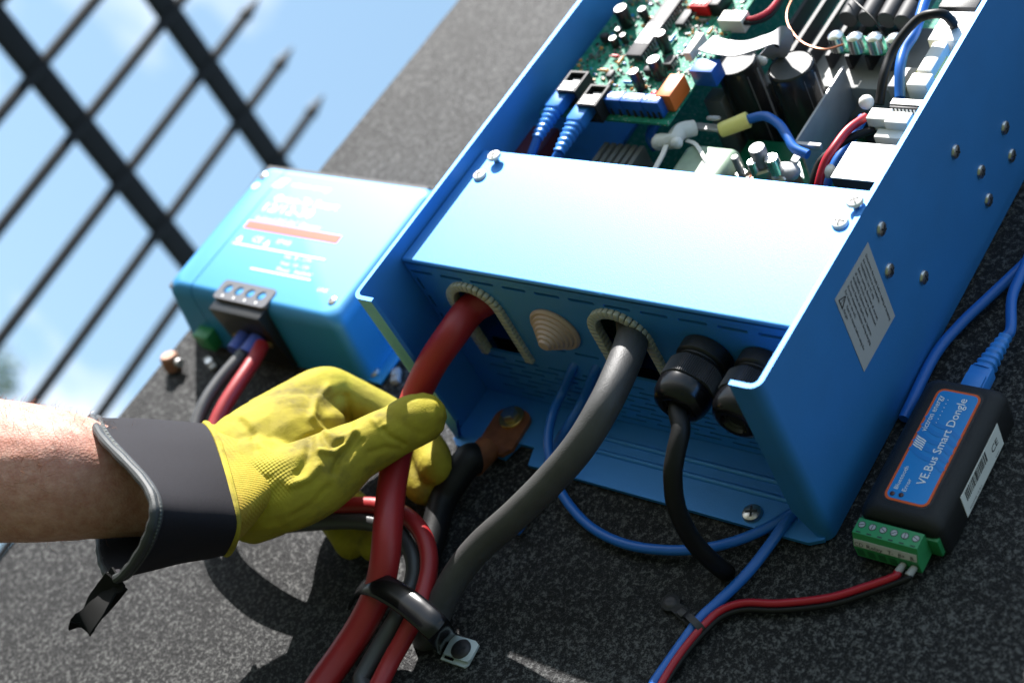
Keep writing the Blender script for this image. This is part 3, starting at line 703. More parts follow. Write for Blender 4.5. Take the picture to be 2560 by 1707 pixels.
# ------------------------------------------------------------------ copper lug + black battery cable
def cable(name, pts, r, m, label, cat, group=None, **k):
    b = B(); b.tube(pts, r, **k); o = b.done(name, M[m], None)
    tag(o, label, cat, group); return o
earth = root('earth_cable', (.034, .018, .0036), 'thick black battery cable ending in a copper lug bolted to the inverter back', 'cable')
lug = B(); lp = at(1280, 1045, w=.0062)
dirl = (at(1222, 1105, w=.012) - lp); dirl.z = 0; dirl.normalize(); sd = Vector((-dirl.y, dirl.x, 0))
hw = .0128
poly = [(-.011 + .0035 * (1 - math.cos(a)), 0) for a in ()]
pts = [(-hw * math.cos(a) , hw * math.sin(a)) for a in [math.pi * i / 12 for i in range(13)]]
poly = [(x, -y * .6) for x, y in pts] + [(hw, .021), (-hw, .021)]
lug.prism(poly, lambda x, y, d: lp + sd * x + dirl * y + W_ * d, -.0024, 0)
lug.prism([(hw * .96, .021), (-hw * .96, .021), (-hw * .78, .027), (hw * .78, .027)], lambda x, y, d: lp + sd * x + dirl * y + W_ * (d + (y - .021) * .35), -.0024, .0006)
lug.lathe([(.0080, 0), (.0078, .016)], lp + dirl * .0250 + W_ * .0035, dirl + W_ * .25, seg=20)
lg = lug.done('copper_lug', M['copper'], earth)
B().lathe([(.0078, 0), (.0080, .0012), (.0076, .0016)], lp, W_, seg=24).done('washer', M['brass'], lg)
B().lathe([(.0050, .0014), (.0052, .0018), (.0052, .0050), (.0044, .0060), (.0020, .0062)], lp, W_, seg=6).done('hex_bolt', M['chrome'], lg)
B().tube([lp + dirl * .036 + W_ * .008, at(1170, 1152, w=.0165), at(1132, 1205, w=.0140), at(1105, 1255, w=.0110), at(1085, 1330, w=.0095), at(1060, 1410, w=.0095), at(1040, 1470, w=.0080), at(1028, 1520, w=.000), at(1020, 1545, w=-.03)], [.0092, .0092, .0088, .0080] + [.0078] * 5, seg=20).done('cable_sheath', M['blackw'], earth)

# ------------------------------------------------------------------ cables
cable('red_cable', [Vector((.0450, .075, .083)), Vector((.0445, .050, .0850)), at(1176, 775, w=.0850), at(1128, 838, w=.0840), at(1078, 912, w=.0740), at(1036, 1000, w=.0620), at(1004, 1100, w=.0545), at(982, 1200, w=.0510), at(970, 1310, w=.0480), at(962, 1400, w=.0400), at(944, 1480, w=.0290), at(905, 1560, w=.0210), at(860, 1630, w=.0165), at(795, 1722, w=.0145), at(730, 1830, w=.0140), Vector((-.005, -.30, .0140)), Vector((-.010, -.60, .0140))], [.0090, .0090, .0090, .0089, .0086, .0083, .0082, .0081, .0081, .0081, .0080, .0080, .0080, .0080, .0080, .0080, .0080], 'redw', 'thickest red cable, running from the left grommet through the gloved hand to the clamp', 'cable', seg=28, n=12)
cable('grey_cable', [Vector((.1445, .075, .088)), Vector((.1445, .050, .0905)), at(1583, 838, w=.0910), at(1558, 912, w=.0960), at(1512, 1010, w=.0950), at(1452, 1110, w=.0860), at(1376, 1200, w=.0720), at(1290, 1285, w=.0560), at(1205, 1360, w=.0400), at(1150, 1425, w=.0290), at(1108, 1498, w=.0190), at(1082, 1560, w=.0110), at(1066, 1600, w=-.004), at(1060, 1610, w=-.03)], [.0086, .0086, .0086, .0085, .0083, .0082, .0081, .0080, .0079, .0078, .0078, .0078, .0078, .0078], 'grayw', 'thick dark grey cable bending out of the middle grommet beside the black gland', 'cable', seg=32, n=14, wob=.01)
cable('mains_cable', [Vector((g1[0], .03, g1[1])), Vector((g1[0], .012, g1[1])), Vector((g1[0] + .0015, .0025, g1[1])), at(1702, 1072, w=.0850), at(1690, 1130, w=.0800), at(1682, 1190, w=.0720), at(1692, 1270, w=.0560), at(1728, 1345, w=.0360), at(1775, 1398, w=.0180), at(1812, 1428, w=.002), at(1830, 1440, w=-.02)], .0047, 'blackw', 'black mains cable hanging from the front cable gland', 'cable', seg=20, n=12)

# two network leads plugged into the control board, leaving through the vents
def boot(b, p, d, L=.022, r0=.0052, r1=.0030):
    x, y, z = basis(d, W_); rs = []
    n = 26
    for i in range(n):
        t = i / (n - 1); r = r0 + (r1 - r0) * t; r *= 1.10 if (i // 2) % 2 == 0 else .93
        c = p + z * (L * t); rs.append([c + x * (r * math.copysign(abs(math.cos(a)) ** .6, math.cos(a))) * .85 + y * (r * math.copysign(abs(math.sin(a)) ** .6, math.sin(a))) for a in [2 * math.pi * k / 20 for k in range(20)]])
    b.rings(rs)
def net_lead(px, py, pts, label, org_):
    r_ = root('network_cable', org_, label, 'cable', 'blue network cables')
    p = P3(px, py, .1090)
    B().b2((p.x - .0054, p.y - .0135, .1048), (p.x + .0054, p.y + .004, .1126), bevel=.0008).done('plug', M['blueb'], r_)
    b = B(); s = Vector((p.x, p.y - .0130, .1084)); boot(b, s, Vector((0, -1, -.12))); b.done('ribbed_boot', M['blueb'], r_)
    e = s + Vector((0, -1, -.12)).normalized() * .0215
    B().tube([e] + pts, .0027, seg=14, n=12).done('cable_sheath', M['bluew'], r_)
    return r_
s1, s2 = at(1437, 912, v=.0385), at(1492, 918, v=.0385)
net_lead(1412, 235, [Vector((.0190, .128, .092)), Vector((.030, .090, .060)), Vector((s1.x, .055, s1.z)), s1, at(1408, 975, w=.030), at(1380, 1040, w=.0265), at(1370, 1110, w=.0230), at(1382, 1175, w=.0180), at(1412, 1245, w=.0120), at(1475, 1315, w=.0075), at(1560, 1358, w=.0062), at(1660, 1374, w=.0060), at(1760, 1370, w=.0058), at(1850, 1348, w=.0056), at(1930, 1312, w=.0056), at(1985, 1278, w=.0060), Vector((.2395, .015, .0085)), Vector((.2400, .030, .0080))],
         'blue network cable looping under the box below the grey cable, from the leftmost blue plug', (.012, .18, .10))
net_lead(1467, 268, [Vector((.0330, .122, .090)), Vector((.045, .085, .060)), Vector((s2.x, .055, s2.z)), s2, at(1462, 990, w=.0280), at(1425, 1055, w=.0200), at(1392, 1110, w=.0120), at(1372, 1150, w=.0078), at(1372, 1200, w=.006), at(1340, 1260, w=.0045), at(1290, 1330, w=.0045)],
         'blue network cable with the second blue plug, behind its neighbour where it leaves the vents', (.027, .18, .10))
cable('network_cable', [at(2002, 1262, w=.0055), at(1968, 1300, w=.0055), at(1925, 1360, w=.0045), at(1870, 1430, w=.0040), at(1800, 1500, w=.0040), at(1752, 1545, w=.0045), at(1700, 1615, w=.0040), at(1640, 1700, w=.0040), at(1570, 1800, w=.0040), Vector((.176, -.30, .004)), Vector((.176, -.60, .004))], .0028, 'bluew', 'blue network cable running straight down beside the red wire through the small tie mount', 'cable', 'blue network cables', seg=14)
cable('network_cable', [Vector((.2600, .078, .0045)), at(2335, 892, w=.0045), at(2400, 812, w=.0045), at(2470, 745, w=.0045), at(2560, 660, w=.0045), at(2680, 540, w=.0045)], .0029, 'bluew', 'blue network cable coming out from under the right side of the inverter', 'cable', 'blue network cables', seg=14)
dnet = root('network_cable', (.30, .11, .012), 'blue network cable with a ribbed plug pushed into the small black adapter', 'cable', 'blue network cables')
pb = at(2452, 930, w=.0130)
B().box((pb.x + .0010, .101, .0130), (.0118, .019, .0082), bevel=.0010).b2((pb.x - .0042, .094, .0172), (pb.x + .0062, .104, .0186), bevel=.0004).done('plug', M['blueb'], dnet)
b = B(); s = Vector((pb.x + .001, .110, .0130)); boot(b, s, Vector((.10, 1, 0)), L=.024); b.done('ribbed_boot', M['blueb'], dnet)
e = s + Vector((.10, 1, 0)).normalized() * .0235
B().tube([e, e + Vector((.0005, .006, 0)), at(2530, 745, w=.0110), at(2556, 680, w=.0090), at(2610, 560, w=.0070), at(2700, 400, w=.0070)], .0028, seg=14).done('cable_sheath', M['bluew'], dnet)

# charger leads
cable('red_lead', [at(655, 862, w=.0300), at(632, 905, w=.0320), at(594, 962, w=.0340), at(558, 1020, w=.0340), at(533, 1080, w=.0320), at(526, 1150, w=.0290), at(552, 1220, w=.0270), at(620, 1262, w=.0290), at(700, 1276, w=.0330), at(780, 1274, w=.0350), at(860, 1265, w=.0350), at(950, 1266, w=.0340), at(1022, 1294, w=.0320), at(1064, 1352, w=.0290), at(1072, 1425, w=.0250), at(1048, 1515, w=.0230), at(1012, 1590, w=.0180), at(978, 1650, w=.0145), at(945, 1715, w=.0130), at(900, 1800, w=.0125), Vector((.018, -.30, .0125)), Vector((.016, -.60, .0125))], .0050, 'redw', 'thin red lead curving out of the small blue charger, behind the glove, to the clamp', 'cable', seg=18, n=10)
cable('black_lead', [at(630, 858, w=.0290), at(602, 892, w=.0310), at(548, 955, w=.0320), at(512, 1010, w=.0320), at(488, 1075, w=.0300), at(480, 1150, w=.0270), at(505, 1240, w=.0250), at(580, 1298, w=.0270), at(670, 1314, w=.0300), at(760, 1308, w=.0320), at(860, 1302, w=.0320), at(945, 1310, w=.0300), at(1005, 1340, w=.0270), at(1034, 1400, w=.0240), at(1028, 1465, w=.0200), at(990, 1545, w=.0200), at(945, 1620, w=.0160), at(905, 1690, w=.0135), at(850, 1785, w=.0125), Vector((.007, -.30, .0125)), Vector((.004, -.60, .0125))], .0047, 'leadk', 'thin black lead beside the thin red lead, from the small blue charger to the clamp', 'cable', seg=18, n=10)
# ------------------------------------------------------------------ the small blue charger
chg = root('small_charger', (-.18, .09, 0), 'small rounded light blue charger with an orange bar, left of the open inverter', 'charger')
CW = .055
def charger_body():
    def sec(w, ins):
        f = w / CW; u0 = -.274 + .010 * f + ins; u1 = -.088 - .001 * f - ins; v0 = .0215 + .0070 * f + ins * .6; v1 = .159 - .011 * f - ins * .6
        return [Vector((x, y, w)) for x, y in rrect((u0 + u1) / 2, (v0 + v1) / 2, u1 - u0, v1 - v0, .0085, 6)]
    R = .010; rs = [sec(.0015, 0), sec(.02, 0)]
    for i in range(9):
        a = math.pi / 2 * i / 8; rs.append(sec(CW - R + R * math.sin(a), R * (1 - math.cos(a))))
    b = B(); b.rings(rs); return b
sa, sb = at(705, 432, w=CW), at(480, 717, w=CW); seam = (sa.x + sb.x) / 2
for side, nm in ((1, 'body'), (-1, 'end_cap')):
    b = charger_body(); g = list(b.bm.verts) + list(b.bm.edges) + list(b.bm.faces)
    r = bmesh.ops.bisect_plane(b.bm, geom=g, plane_co=(seam + side * .0005, 0, 0), plane_no=(side, 0, 0), clear_inner=True)
    es = [e for e in b.bm.edges if len(e.link_faces) == 1]; bmesh.ops.holes_fill(b.bm, edges=es, sides=0)
    o = b.done(nm, M['blue2'], chg, angle=40)
    if side == 1: cbody = o
B().b2((-.262, .030, .004), (-.10, .150, .0515)).done('inner_core', M['chip'], chg)
for (x0, x1, y0, y1, sx, sy) in ((-.092, -.079, .0235, .060, 936, 931), (-.282, -.270, .030, .060, 474, 834)):
    B().b2((x0, y0, .0005), (x1, y1, .003), bevel=.001).done('mounting_foot', M['blue2'], chg)
p = at(936, 931, w=.003); put_screw(chg, Vector((min(p.x, -.0825), p.y, .003)), W_, .0040, .0022, M['chrome'])
for (px, py) in ((831, 752), (658, 441)):
    p = at(px, py, w=CW); put_screw(chg, Vector((p.x, p.y, CW)), W_, .0032, .0014, M['chrome'])
p = at(640, 466, w=CW); B().lathe([(.0032, 0), (.0030, .0006)], (p.x, p.y, CW), W_, seg=16).done('status_light', M['white'], chg)
# terminal bezel with four round openings, block below it
q = [at(a, c, w=CW) for a, c in ((522, 752), (566, 703), (690, 722), (664, 778))]
u0, u1 = (q[0].x + q[1].x) / 2 , (q[2].x + q[3].x) / 2; v1 = (q[1].y + q[2].y) / 2; v0 = .0265
hl = [[(u0 + (u1 - u0) * (.17 + .215 * i) + .0037 * math.cos(a), v0 + (v1 - v0) * .55 + .0037 * math.sin(a)) for a in [2 * math.pi * k / 16 for k in range(16)]] for i in range(4)]
B().prism(rrect((u0 + u1) / 2, (v0 + v1) / 2, u1 - u0, v1 - v0, .003, 4), lambda x, y, d: Vector((x, y, d)), CW - .002, CW + .0008, hl).done('terminal_bezel', mat('grey plastic', (.11, .11, .12), .35), chg, angle=30)
B().b2((u0 + .002, v0 + .001, CW - .0016), (u1 - .002, v1 - .001, CW - .0004)).done('bezel_backing', M['ink'], chg)
B().b2((u0 + .001, .0185, .003), (u1 - .001, .0300, CW - .0022), bevel=.0008).done('power_terminal', M['blackp'], chg)
for i in range(4): B().lathe([(.0030, 0), (.0030, .0008)], (u0 + (u1 - u0) * (.17 + .215 * i), .0186, .026), -V, seg=14).done('terminal_screw', M['brass'], chg)
for i in range(4): p = (u0 + (u1 - u0) * (.17 + .215 * i), v0 + (v1 - v0) * .16, CW + .0008); B().lathe([(.0010, 0), (.0009, .0003)], p, W_, seg=10).done('polarity_mark', M['wink'], chg)
p = at(535, 832, w=.012); B().b2((p.x - .008, .0140, .006), (p.x + .008, .0260, .020), bevel=.0008).done('green_connector', M['dgreen'], chg)
for (px, py) in ((640, 858), (607, 848)):
    a, c = at(px, py, w=.030), at(px - 22, py + 30, w=.030)
    B().cyl(a + (a - c) * .3, c, .0066 if px > 620 else .0056, seg=18).done('blue_sleeve', mat('blue heat shrink', (.03, .06, .30), .4), chg)
def tfit(s, a, b, wz, m, parent, h=None, bold=.00006, up=None):
    """lettering set between two points of the photograph on the plane w = wz"""
    A, Bp = (at(*a, w=wz) if len(a) == 2 else Vector(a)), (at(*b, w=wz) if len(b) == 2 else Vector(b))
    o = text(s, 1, (0, 0, 0), (1, 0, 0), (0, 1, 0), m, parent, bold=0); me = o.data; g = org(parent)
    co = [v.co + g for v in me.vertices]; xs = [c.x for c in co]; L0 = max(xs) - min(xs); x0 = min(xs); L = (Bp - A).length; k = L / L0
    dx = (Bp - A).normalized(); dy = up or W_.cross(dx); ky = (h / .7) if h else k
    for v, c in zip(me.vertices, co): v.co = X(A + dx * ((c.x - x0) * k) + dy * (c.z * ky)) - g
    return o
Zt = CW + .0001; pr_ = M['wink']
def hline(name, a, b, h, m, par, wz):
    A, C = at(*a, w=wz), at(*b, w=wz); C.y = A.y = (A.y + C.y) / 2
    B().b2((A.x, A.y - h / 2, wz - .0002), (C.x, A.y + h / 2, wz)).done(name, m, par)
def logo(c, s, dx, dy, par, m):
    for i in range(5):
        x = (i - 2) * .19
        B().ribbon([Vector(c) + dx * (s * (x - .18)) - dy * s * .40, Vector(c) + dx * (s * (x - .02)) - dy * s * .1, Vector(c) + dx * (s * (x + .02)) + dy * s * .1, Vector(c) + dx * (s * (x + .18)) + dy * s * .40], dx, s * .09, .0001, n=4).done('logo_stroke', m, par)
logo(at(702, 458, w=Zt), .011, U, V, cbody, pr_)
for s, a, b, h in (('victron energy', (728, 466), (826, 477), .0042), ('Orion-Tr Smart', (682, 502), (846, 520), .0066), ('12/12-30', (655, 526), (777, 543), .0078), ('Isolated DC-DC Charger', (637, 549), (800, 573), .0042)):
    A, C = at(*a, w=Zt), at(*b, w=Zt); C.y = A.y; tfit(s, tuple(A), tuple(C), Zt, pr_, cbody, h)
hline('orange_bar', (614, 562), (850, 596), .0068, M['sprint'], cbody, CW + .0003)
hline('rule', (582, 606), (812, 650), .0011, pr_, cbody, CW + .0003); hline('rule', (627, 668), (774, 702), .0011, pr_, cbody, CW + .0003)
for s, a, b, h in (('CE', (628, 603), (652, 606), .005), ('IP43', (690, 608), (722, 614), .0038), ('Vin  8 - 17V', (708, 644), (778, 655), .0028), ('Vout  10 - 15V', (698, 660), (772, 672), .0028), ('Pout  360W', (690, 675), (778, 690), .0028), ('LINK', (792, 727), (818, 731), .003)):
    A, C = at(*a, w=Zt), at(*b, w=Zt); C.y = A.y; tfit(s, tuple(A), tuple(C), Zt, pr_, cbody, h)
for px, py in ((600, 596), (668, 608)):
    c = at(px, py, w=Zt); B().prism([(c.x - .003, c.y - .0022), (c.x + .003, c.y - .0022), (c.x, c.y + .003)], lambda x, y, d: Vector((x, y, d)), CW, CW + .0002).done('warning_triangle', pr_, cbody)

# ------------------------------------------------------------------ the black adapter
don = root('adapter', (.29, .05, 0), 'small black adapter with an orange rimmed blue label and a green screw terminal', 'adapter')
rs = []
for w, i, rr in ((0, .0005, .005), (.001, 0, .0055), (.0175, 0, .0055), (.0200, .0009, .0055), (.0220, .0025, .0052), (.0233, .0045, .0048), (.0239, .0065, .0042), (.0240, .0078, .0036)):
    rs.append([Vector((x, y, w)) for x, y in rrect(.29125, .05225, .0425 - 2 * i, .0865 - 1.6 * i, rr, 6)])
b = B(); b.rings(rs); dbody = b.done('housing', M['dongle'], don, angle=50)
q = [at(a, c, w=.0246) for a, c in ((2339, 971), (2452, 983), (2327, 1268), (2209, 1248))]
lu0, lu1 = (q[0].x + q[3].x) / 2, (q[1].x + q[2].x) / 2; lv0, lv1 = (q[2].y + q[3].y) / 2, (q[0].y + q[1].y) / 2
lc = ((lu0 + lu1) / 2, (lv0 + lv1) / 2); lw, lh = lu1 - lu0, lv1 - lv0
def pl(name, wx, hx, r, z0, z1, m): return B().prism(rrect(lc[0], lc[1], wx, hx, r, 5), lambda x, y, d: Vector((x, y, d)), z0, z1).done(name, m, don, angle=30)
pl('label_recess', lw + .0022, lh + .0022, .0045, .0237, .0241, M['blackp'])
pl('orange_rim', lw, lh, .0040, .0240, .0244, M['oprint']); lab = pl('blue_label', lw - .0024, lh - .0024, .0030, .0243, .0245, M['lblue'])
LZ = .02470; UPU = Vector((-1, 0, 0))
def dl(s, a, b, h, m=None):
    A, C = at(*a, w=LZ), at(*b, w=LZ); C.x = A.x = (A.x + C.x) / 2; return tfit(s, tuple(A), tuple(C), LZ, m or M['wink'], lab, h, up=UPU)
big = Vector((lc[0], lc[1] + .002, LZ - .00010)); logo(big, .026, V, UPU, lab, M['lblued'])
dl('VE.Bus Smart Dongle', (2306, 1212), (2424, 1000), .0043); dl('victron energy', (2313, 1078), (2361, 990), .0030)
dl('Bluetooth', (2244, 1222), (2272, 1166), .0021); dl('Error', (2263, 1228), (2281, 1198), .0021)
logo(at(2299, 1106, w=LZ), .0068, V, UPU, lab, M['wink'])
for i in range(7):
    a = at(2322, 1070, w=LZ); B().lathe([(.00025, 0), (.00025, .0001)], (a.x + .0022, a.y + .004 + i * .0024, LZ), W_, seg=8).done('dot', M['wink'], lab)
for (px, py) in ((2231, 1233), (2253, 1237)): p = at(px, py, w=.0245); B().lathe([(.0013, 0), (.0012, .0005), (.0006, .0008)], (p.x, p.y, .0244), W_, seg=16).done('indicator_lamp', mat('dark lamp', (.06, .02, .02), .2), don)
# side sticker with bar code
SL = 0; SU0 = .2912 + .02125 + .0002
def on_side(px, py):
    w = .008
    for _ in range(12): w = at(px, py, u=SU0 - SL * w).z
    return at(px, py, u=SU0 - SL * w)
q = [on_side(*a) for a in ((2490, 1051), (2510, 1107), (2418, 1290), (2400, 1240))]
sv1, sv0 = (q[0].y + q[1].y) / 2, (q[2].y + q[3].y) / 2; sw1 = min(.0182, max(q[0].z, q[3].z)); sw0 = max(.0006, min(q[1].z, q[2].z))
SD = Vector((-SL, 0, 1)).normalized(); SN = Vector((1, 0, SL)).normalized()
def sf(y, w, d=0): return Vector((SU0 - SL * w, y, w)) + SN * d
ss = B().prism([(sv0, sw0), (sv1, sw0), (sv1, sw1), (sv0, sw1)], sf, -.0001, .0001).done('bar_code_sticker', M['white'], don, label='white sticker with a bar code and the letters CE')
rnd = random.Random(5); y = sv0 + .004; bb = B()
while y < sv1 - .017:
    t = rnd.choice((.00025, .0005, .0008)); bb.prism([(y, sw0 + (sw1 - sw0) * .5), (y + t, sw0 + (sw1 - sw0) * .5), (y + t, sw1 - .001), (y, sw1 - .001)], sf, .0001, .0002); y += t + rnd.choice((.0003, .0005, .0007))
bb.done('bar_code', M['ink'], ss)
text('CE', .0062, sf(sv1 - .0115, sw0 + (sw1 - sw0) * .38, .00015), (0, 1, 0), SD, M['ink'], ss, bold=.0001)
text('HQ2048 VE.Bus', .0022, sf(sv0 + .004, sw0 + .0012, .00015), (0, 1, 0), SD, M['ink'], ss); text('www.', .0020, sf(sv1 - .010, sw0 + .001, .00015), (0, 1, 0), SD, M['ink'], ss)
# green plug-in terminal
gu0, gu1, gv0, gv1, gw = .2722, .3055, -.0022, .0075, .0198
b = B(); b.prism([(gv0, .0165), (gv0 + .0012, gw), (gv1, gw), (gv1, .004), (gv0 - .0018, .004), (gv0 - .0018, .0125)], lambda x, y, d: Vector((d, x, y)), gu0, gu1)
gt = b.done('green_terminal', M['green'], don, angle=20)
B().b2((gu0 - .002, gv1 + .0002, .003), (gu1 + .0052, .0125, .0150), bevel=.0004).done('terminal_header', M['dgreen'], don)
pitch = (gu1 - gu0) / 6
for i in range(6):
    x = gu0 + pitch * (i + .5)
    B().lathe([(.0019, -.0002), (.0019, .0001)], (x, gv1 - .0034, gw), W_, seg=20).done('screw_well', M['ink'], gt)
    B().lathe([(.0016, 0), (.0015, .00025)], (x, gv1 - .0034, gw), W_, seg=20).done('terminal_screw', M['zinc'], gt)
    a = .4 + i * 1.1; B().box((x, gv1 - .0034, gw + .00027), (.0028, .00035, .0001), ax=(Vector((math.cos(a), math.sin(a), 0)), Vector((-math.sin(a), math.cos(a), 0)), W_)).done('screw_slot', M['ink'], gt)
    B().b2((x - .0012, gv0 + .0018, gw - .0001), (x + .0012, gv0 + .0024, gw + .0001)).done('test_slot', M['ink'], gt)
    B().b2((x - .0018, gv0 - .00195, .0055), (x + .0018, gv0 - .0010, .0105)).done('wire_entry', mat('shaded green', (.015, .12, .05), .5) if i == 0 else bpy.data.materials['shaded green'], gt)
n_ = Vector((0, -(gw - .0125), .0018 + .0)).normalized()
B().prism([(gu0 + .0004, .0128), (gu1 - .0006, .0128), (gu1 - .0006, .0163), (gu0 + .0004, .0163)], lambda x, y, d: Vector((x, gv0 - .0018 + (y - .0125) * .45 - d, y)), 0, .00025).done('white_marking_strip', M['paper'], gt)
for s, x0, x1 in (('CD', 0, .9), ('Relay', 1.15, 2.7), ('T-', 3.1, 3.7), ('B+', 4.1, 4.75), ('B-', 5.2, 5.75)):
    tfit(s, (gu0 + pitch * x0 + .0008, gv0 - .0018 + .0006 * .45 - .0004, .0133), (gu0 + pitch * x1 + .0004, gv0 - .0018 + .0006 * .45 - .0004, .0133), 0, M['ink'], gt, .0021, up=Vector((0, .41, .91)))
    tfit(s, (gu0 + pitch * x0 + .0008, gv1 + .0018, .01515), (gu0 + pitch * x1 + .0004, gv1 + .0018, .01515), 0, mat('pale print', (.35, .5, .38), .5) if s == 'CD' else bpy.data.materials['pale print'], don, .0026)
# two thin wires from the terminal
fx = (gu0 + pitch * 4.5, gu0 + pitch * 5.5)
wr = root('wire_pair', (.22, -.03, 0), 'thin red wire with a black wire under it, curving from the green terminal', 'wires')
for k, x in enumerate(fx):
    a = Vector((x, gv0 - .0012, .008)); c = Vector((x - .0015, gv0 - .0068, .0070)); B().cyl(a, c, .0016, .0019, 14, .0003).done('ferrule', M['ferr'], wr)
    off = Vector((0, -.0022, -.0016)) * k
    pts = [c + V * .0008, c + Vector((-.0006, -.0022, -.0002))] + [at(px, py, w=ww) + off for px, py, ww in ((2158, 1468, .0055),  (2068, 1494, .0050), (1948, 1507, .0050), (1860, 1506, .0050), (1800, 1526, .0055), (1752, 1570, .0062), (1700, 1634, .0055), (1655, 1705, .0050), (1600, 1810, .0050))]
    pts += [Vector((.182, -.30, .005)) + off, Vector((.182, -.60, .005)) + off]
    if k: pts = pts[:2] + [p + Vector((.0012, -.0006, 0)) for p in pts[2:]]
    B().tube(pts, .0019 if k == 0 else .0015, seg=12).done('red_wire' if k == 0 else 'black_wire', M['reds'] if k == 0 else M['blackw'], wr)

# ------------------------------------------------------------------ clamp, mounts, loose bits
cl = root('cable_clamp', (.08, -.12, 0), 'glossy black band clamped over the bunch of red and black cables, with a steel foot', 'clamp')
cd = (at(930, 1480, w=.03) - at(850, 1630, w=.02)); cd.z = 0
P_ = [at(893, 1500, w=.004), at(900, 1482, w=.014), at(914, 1462, w=.028), at(945, 1462, w=.0375), at(1000, 1492, w=.0385), at(1052, 1532, w=.0370), at(1092, 1570, w=.0330), at(1112, 1596, w=.0190), at(1118, 1608, w=.006), at(1124, 1612, w=.0022), at(1150, 1622, w=.0018)]
bb_ = B(); SP = spline(P_, 8); cdn = cd.normalized(); rs = []
for i, p in enumerate(SP):
    tg = (SP[min(i + 1, len(SP) - 1)] - SP[max(i - 1, 0)]).normalized(); wd = (cdn - tg * cdn.dot(tg)).normalized(); nn = wd.cross(tg)
    if nn.z < 0 and i < len(SP) * .6: nn = -nn
    rs.append([p + wd * (.0074 * c) + nn * h for c, h in ((-1, 0), (-.96, .0010), (-.8, .0019), (-.4, .0027), (0, .0030), (.4, .0027), (.8, .0019), (.96, .0010), (1, 0), (.9, -.0004), (0, .0008), (-.9, -.0004))])
bb_.rings(rs).done('band', M['gloss'], cl, angle=50)
q = [at(a, c, w=.0030) for a, c in ((1134, 1586), (1190, 1602), (1198, 1612), (1178, 1648), (1168, 1655), (1109, 1634))]
B().prism([(p.x, p.y) for p in q], lambda x, y, d: Vector((x, y, d)), .0022, .0036).done('steel_foot', M['plate'], cl, angle=20)
q2 = [p - Vector((.0012, .0026, 0)) for p in q]; B().prism([(p.x, p.y) for p in q2], lambda x, y, d: Vector((x, y, d)), .0003, .0016).done('steel_foot', M['plate'], cl, angle=20)
p = at(1152, 1621, w=.004); put_screw(cl, Vector((p.x, p.y, .0036)), W_, .0058, .0016, mat('dark screw', (.03, .027, .03), .5, .2))
tm = root('tie_mount', (.205, -.066, 0), 'small dark cable tie mount with a cross head screw left of the blue cable', 'cable mount')
a, c = at(1676, 1504, w=.002), at(1744, 1567, w=.003); a.z, c.z = .0012, .0022
B().ribbon([a, a.lerp(c, .5), c], (c - a).cross(W_), .0058, .0018, n=4).lathe([(.0052, 0), (.0052, .0018), (.0044, .0022)], (a.x, a.y, .0002), W_, seg=28).done('mount_strap', M['dongle'], tm)
m_ = a.lerp(c, .45); B().box((m_.x, m_.y, .0030), (.0048, .0046, .0016), ax=((c - a).normalized(), W_.cross((c - a).normalized()), W_), bevel=.0004).done('tie_slot', M['blackp'], tm)
put_screw(tm, Vector((a.x, a.y, .0022)), W_, .0036, .0008, bpy.data.materials['dark screw'])
tb = at(1738, 1560, w=.004); d_ = (c - a).normalized(); n2 = W_.cross(d_)
ringp = [Vector((tb.x, tb.y, .0050)) + d_ * (.0074 * math.cos(t)) + W_ * (.0042 * math.sin(t)) for t in [2 * math.pi * i / 20 for i in range(21)]]
B().ribbon(ringp, n2, .0036, .0009, n=2).done('cable_tie', M['blackp'], tm)
p = at(424, 907, w=.006); bt = root('edge_bolt', (p.x, p.y, 0), 'short brown bolt sticking out at the left edge of the felt board below the charger', 'bolt')
B().lathe([(.0062, 0), (.0066, .003), (.0066, .010), (.0052, .0118)], (p.x, p.y, 0), W_ + V * .25, seg=20).done('bolt_head', M['rust'], bt)
B().lathe([(.0030, 0), (.0030, .004)], (p.x + .0065, p.y + .002, .006), U, seg=12).done('bolt_tip', M['zinc'], bt)
p = at(524, 905, w=.005); ck = root('steel_clip', (p.x, p.y, 0), 'small steel clip on the felt below the left end of the charger', 'clip')
B().box((p.x, p.y, .004), (.016, .005, .003), ax=(Vector((.9, -.4, 0)).normalized(), Vector((.4, .9, 0)).normalized(), W_), bevel=.001).done('clip_body', M['zinc'], ck)
B().lathe([(.003, 0), (.0028, .0012)], (p.x, p.y, .0056), W_, seg=16).done('rivet', M['chrome'], ck)
p = at(990, 940, w=.003); wc = root('cable_clip', (p.x, p.y, 0), 'little pale plastic cable clip on the felt between charger and inverter', 'clip')
B().box((p.x, p.y, .003), (.006, .012, .005), ax=(Vector((.8, .5, 0)).normalized(), Vector((-.5, .8, 0)).normalized(), W_), bevel=.0015).done('clip_body', M['ribbonc'], wc)
B().lathe([(.002, 0), (.0018, .001)], (p.x, p.y, .0056), W_, seg=12).done('nail_head', M['zinc'], wc)

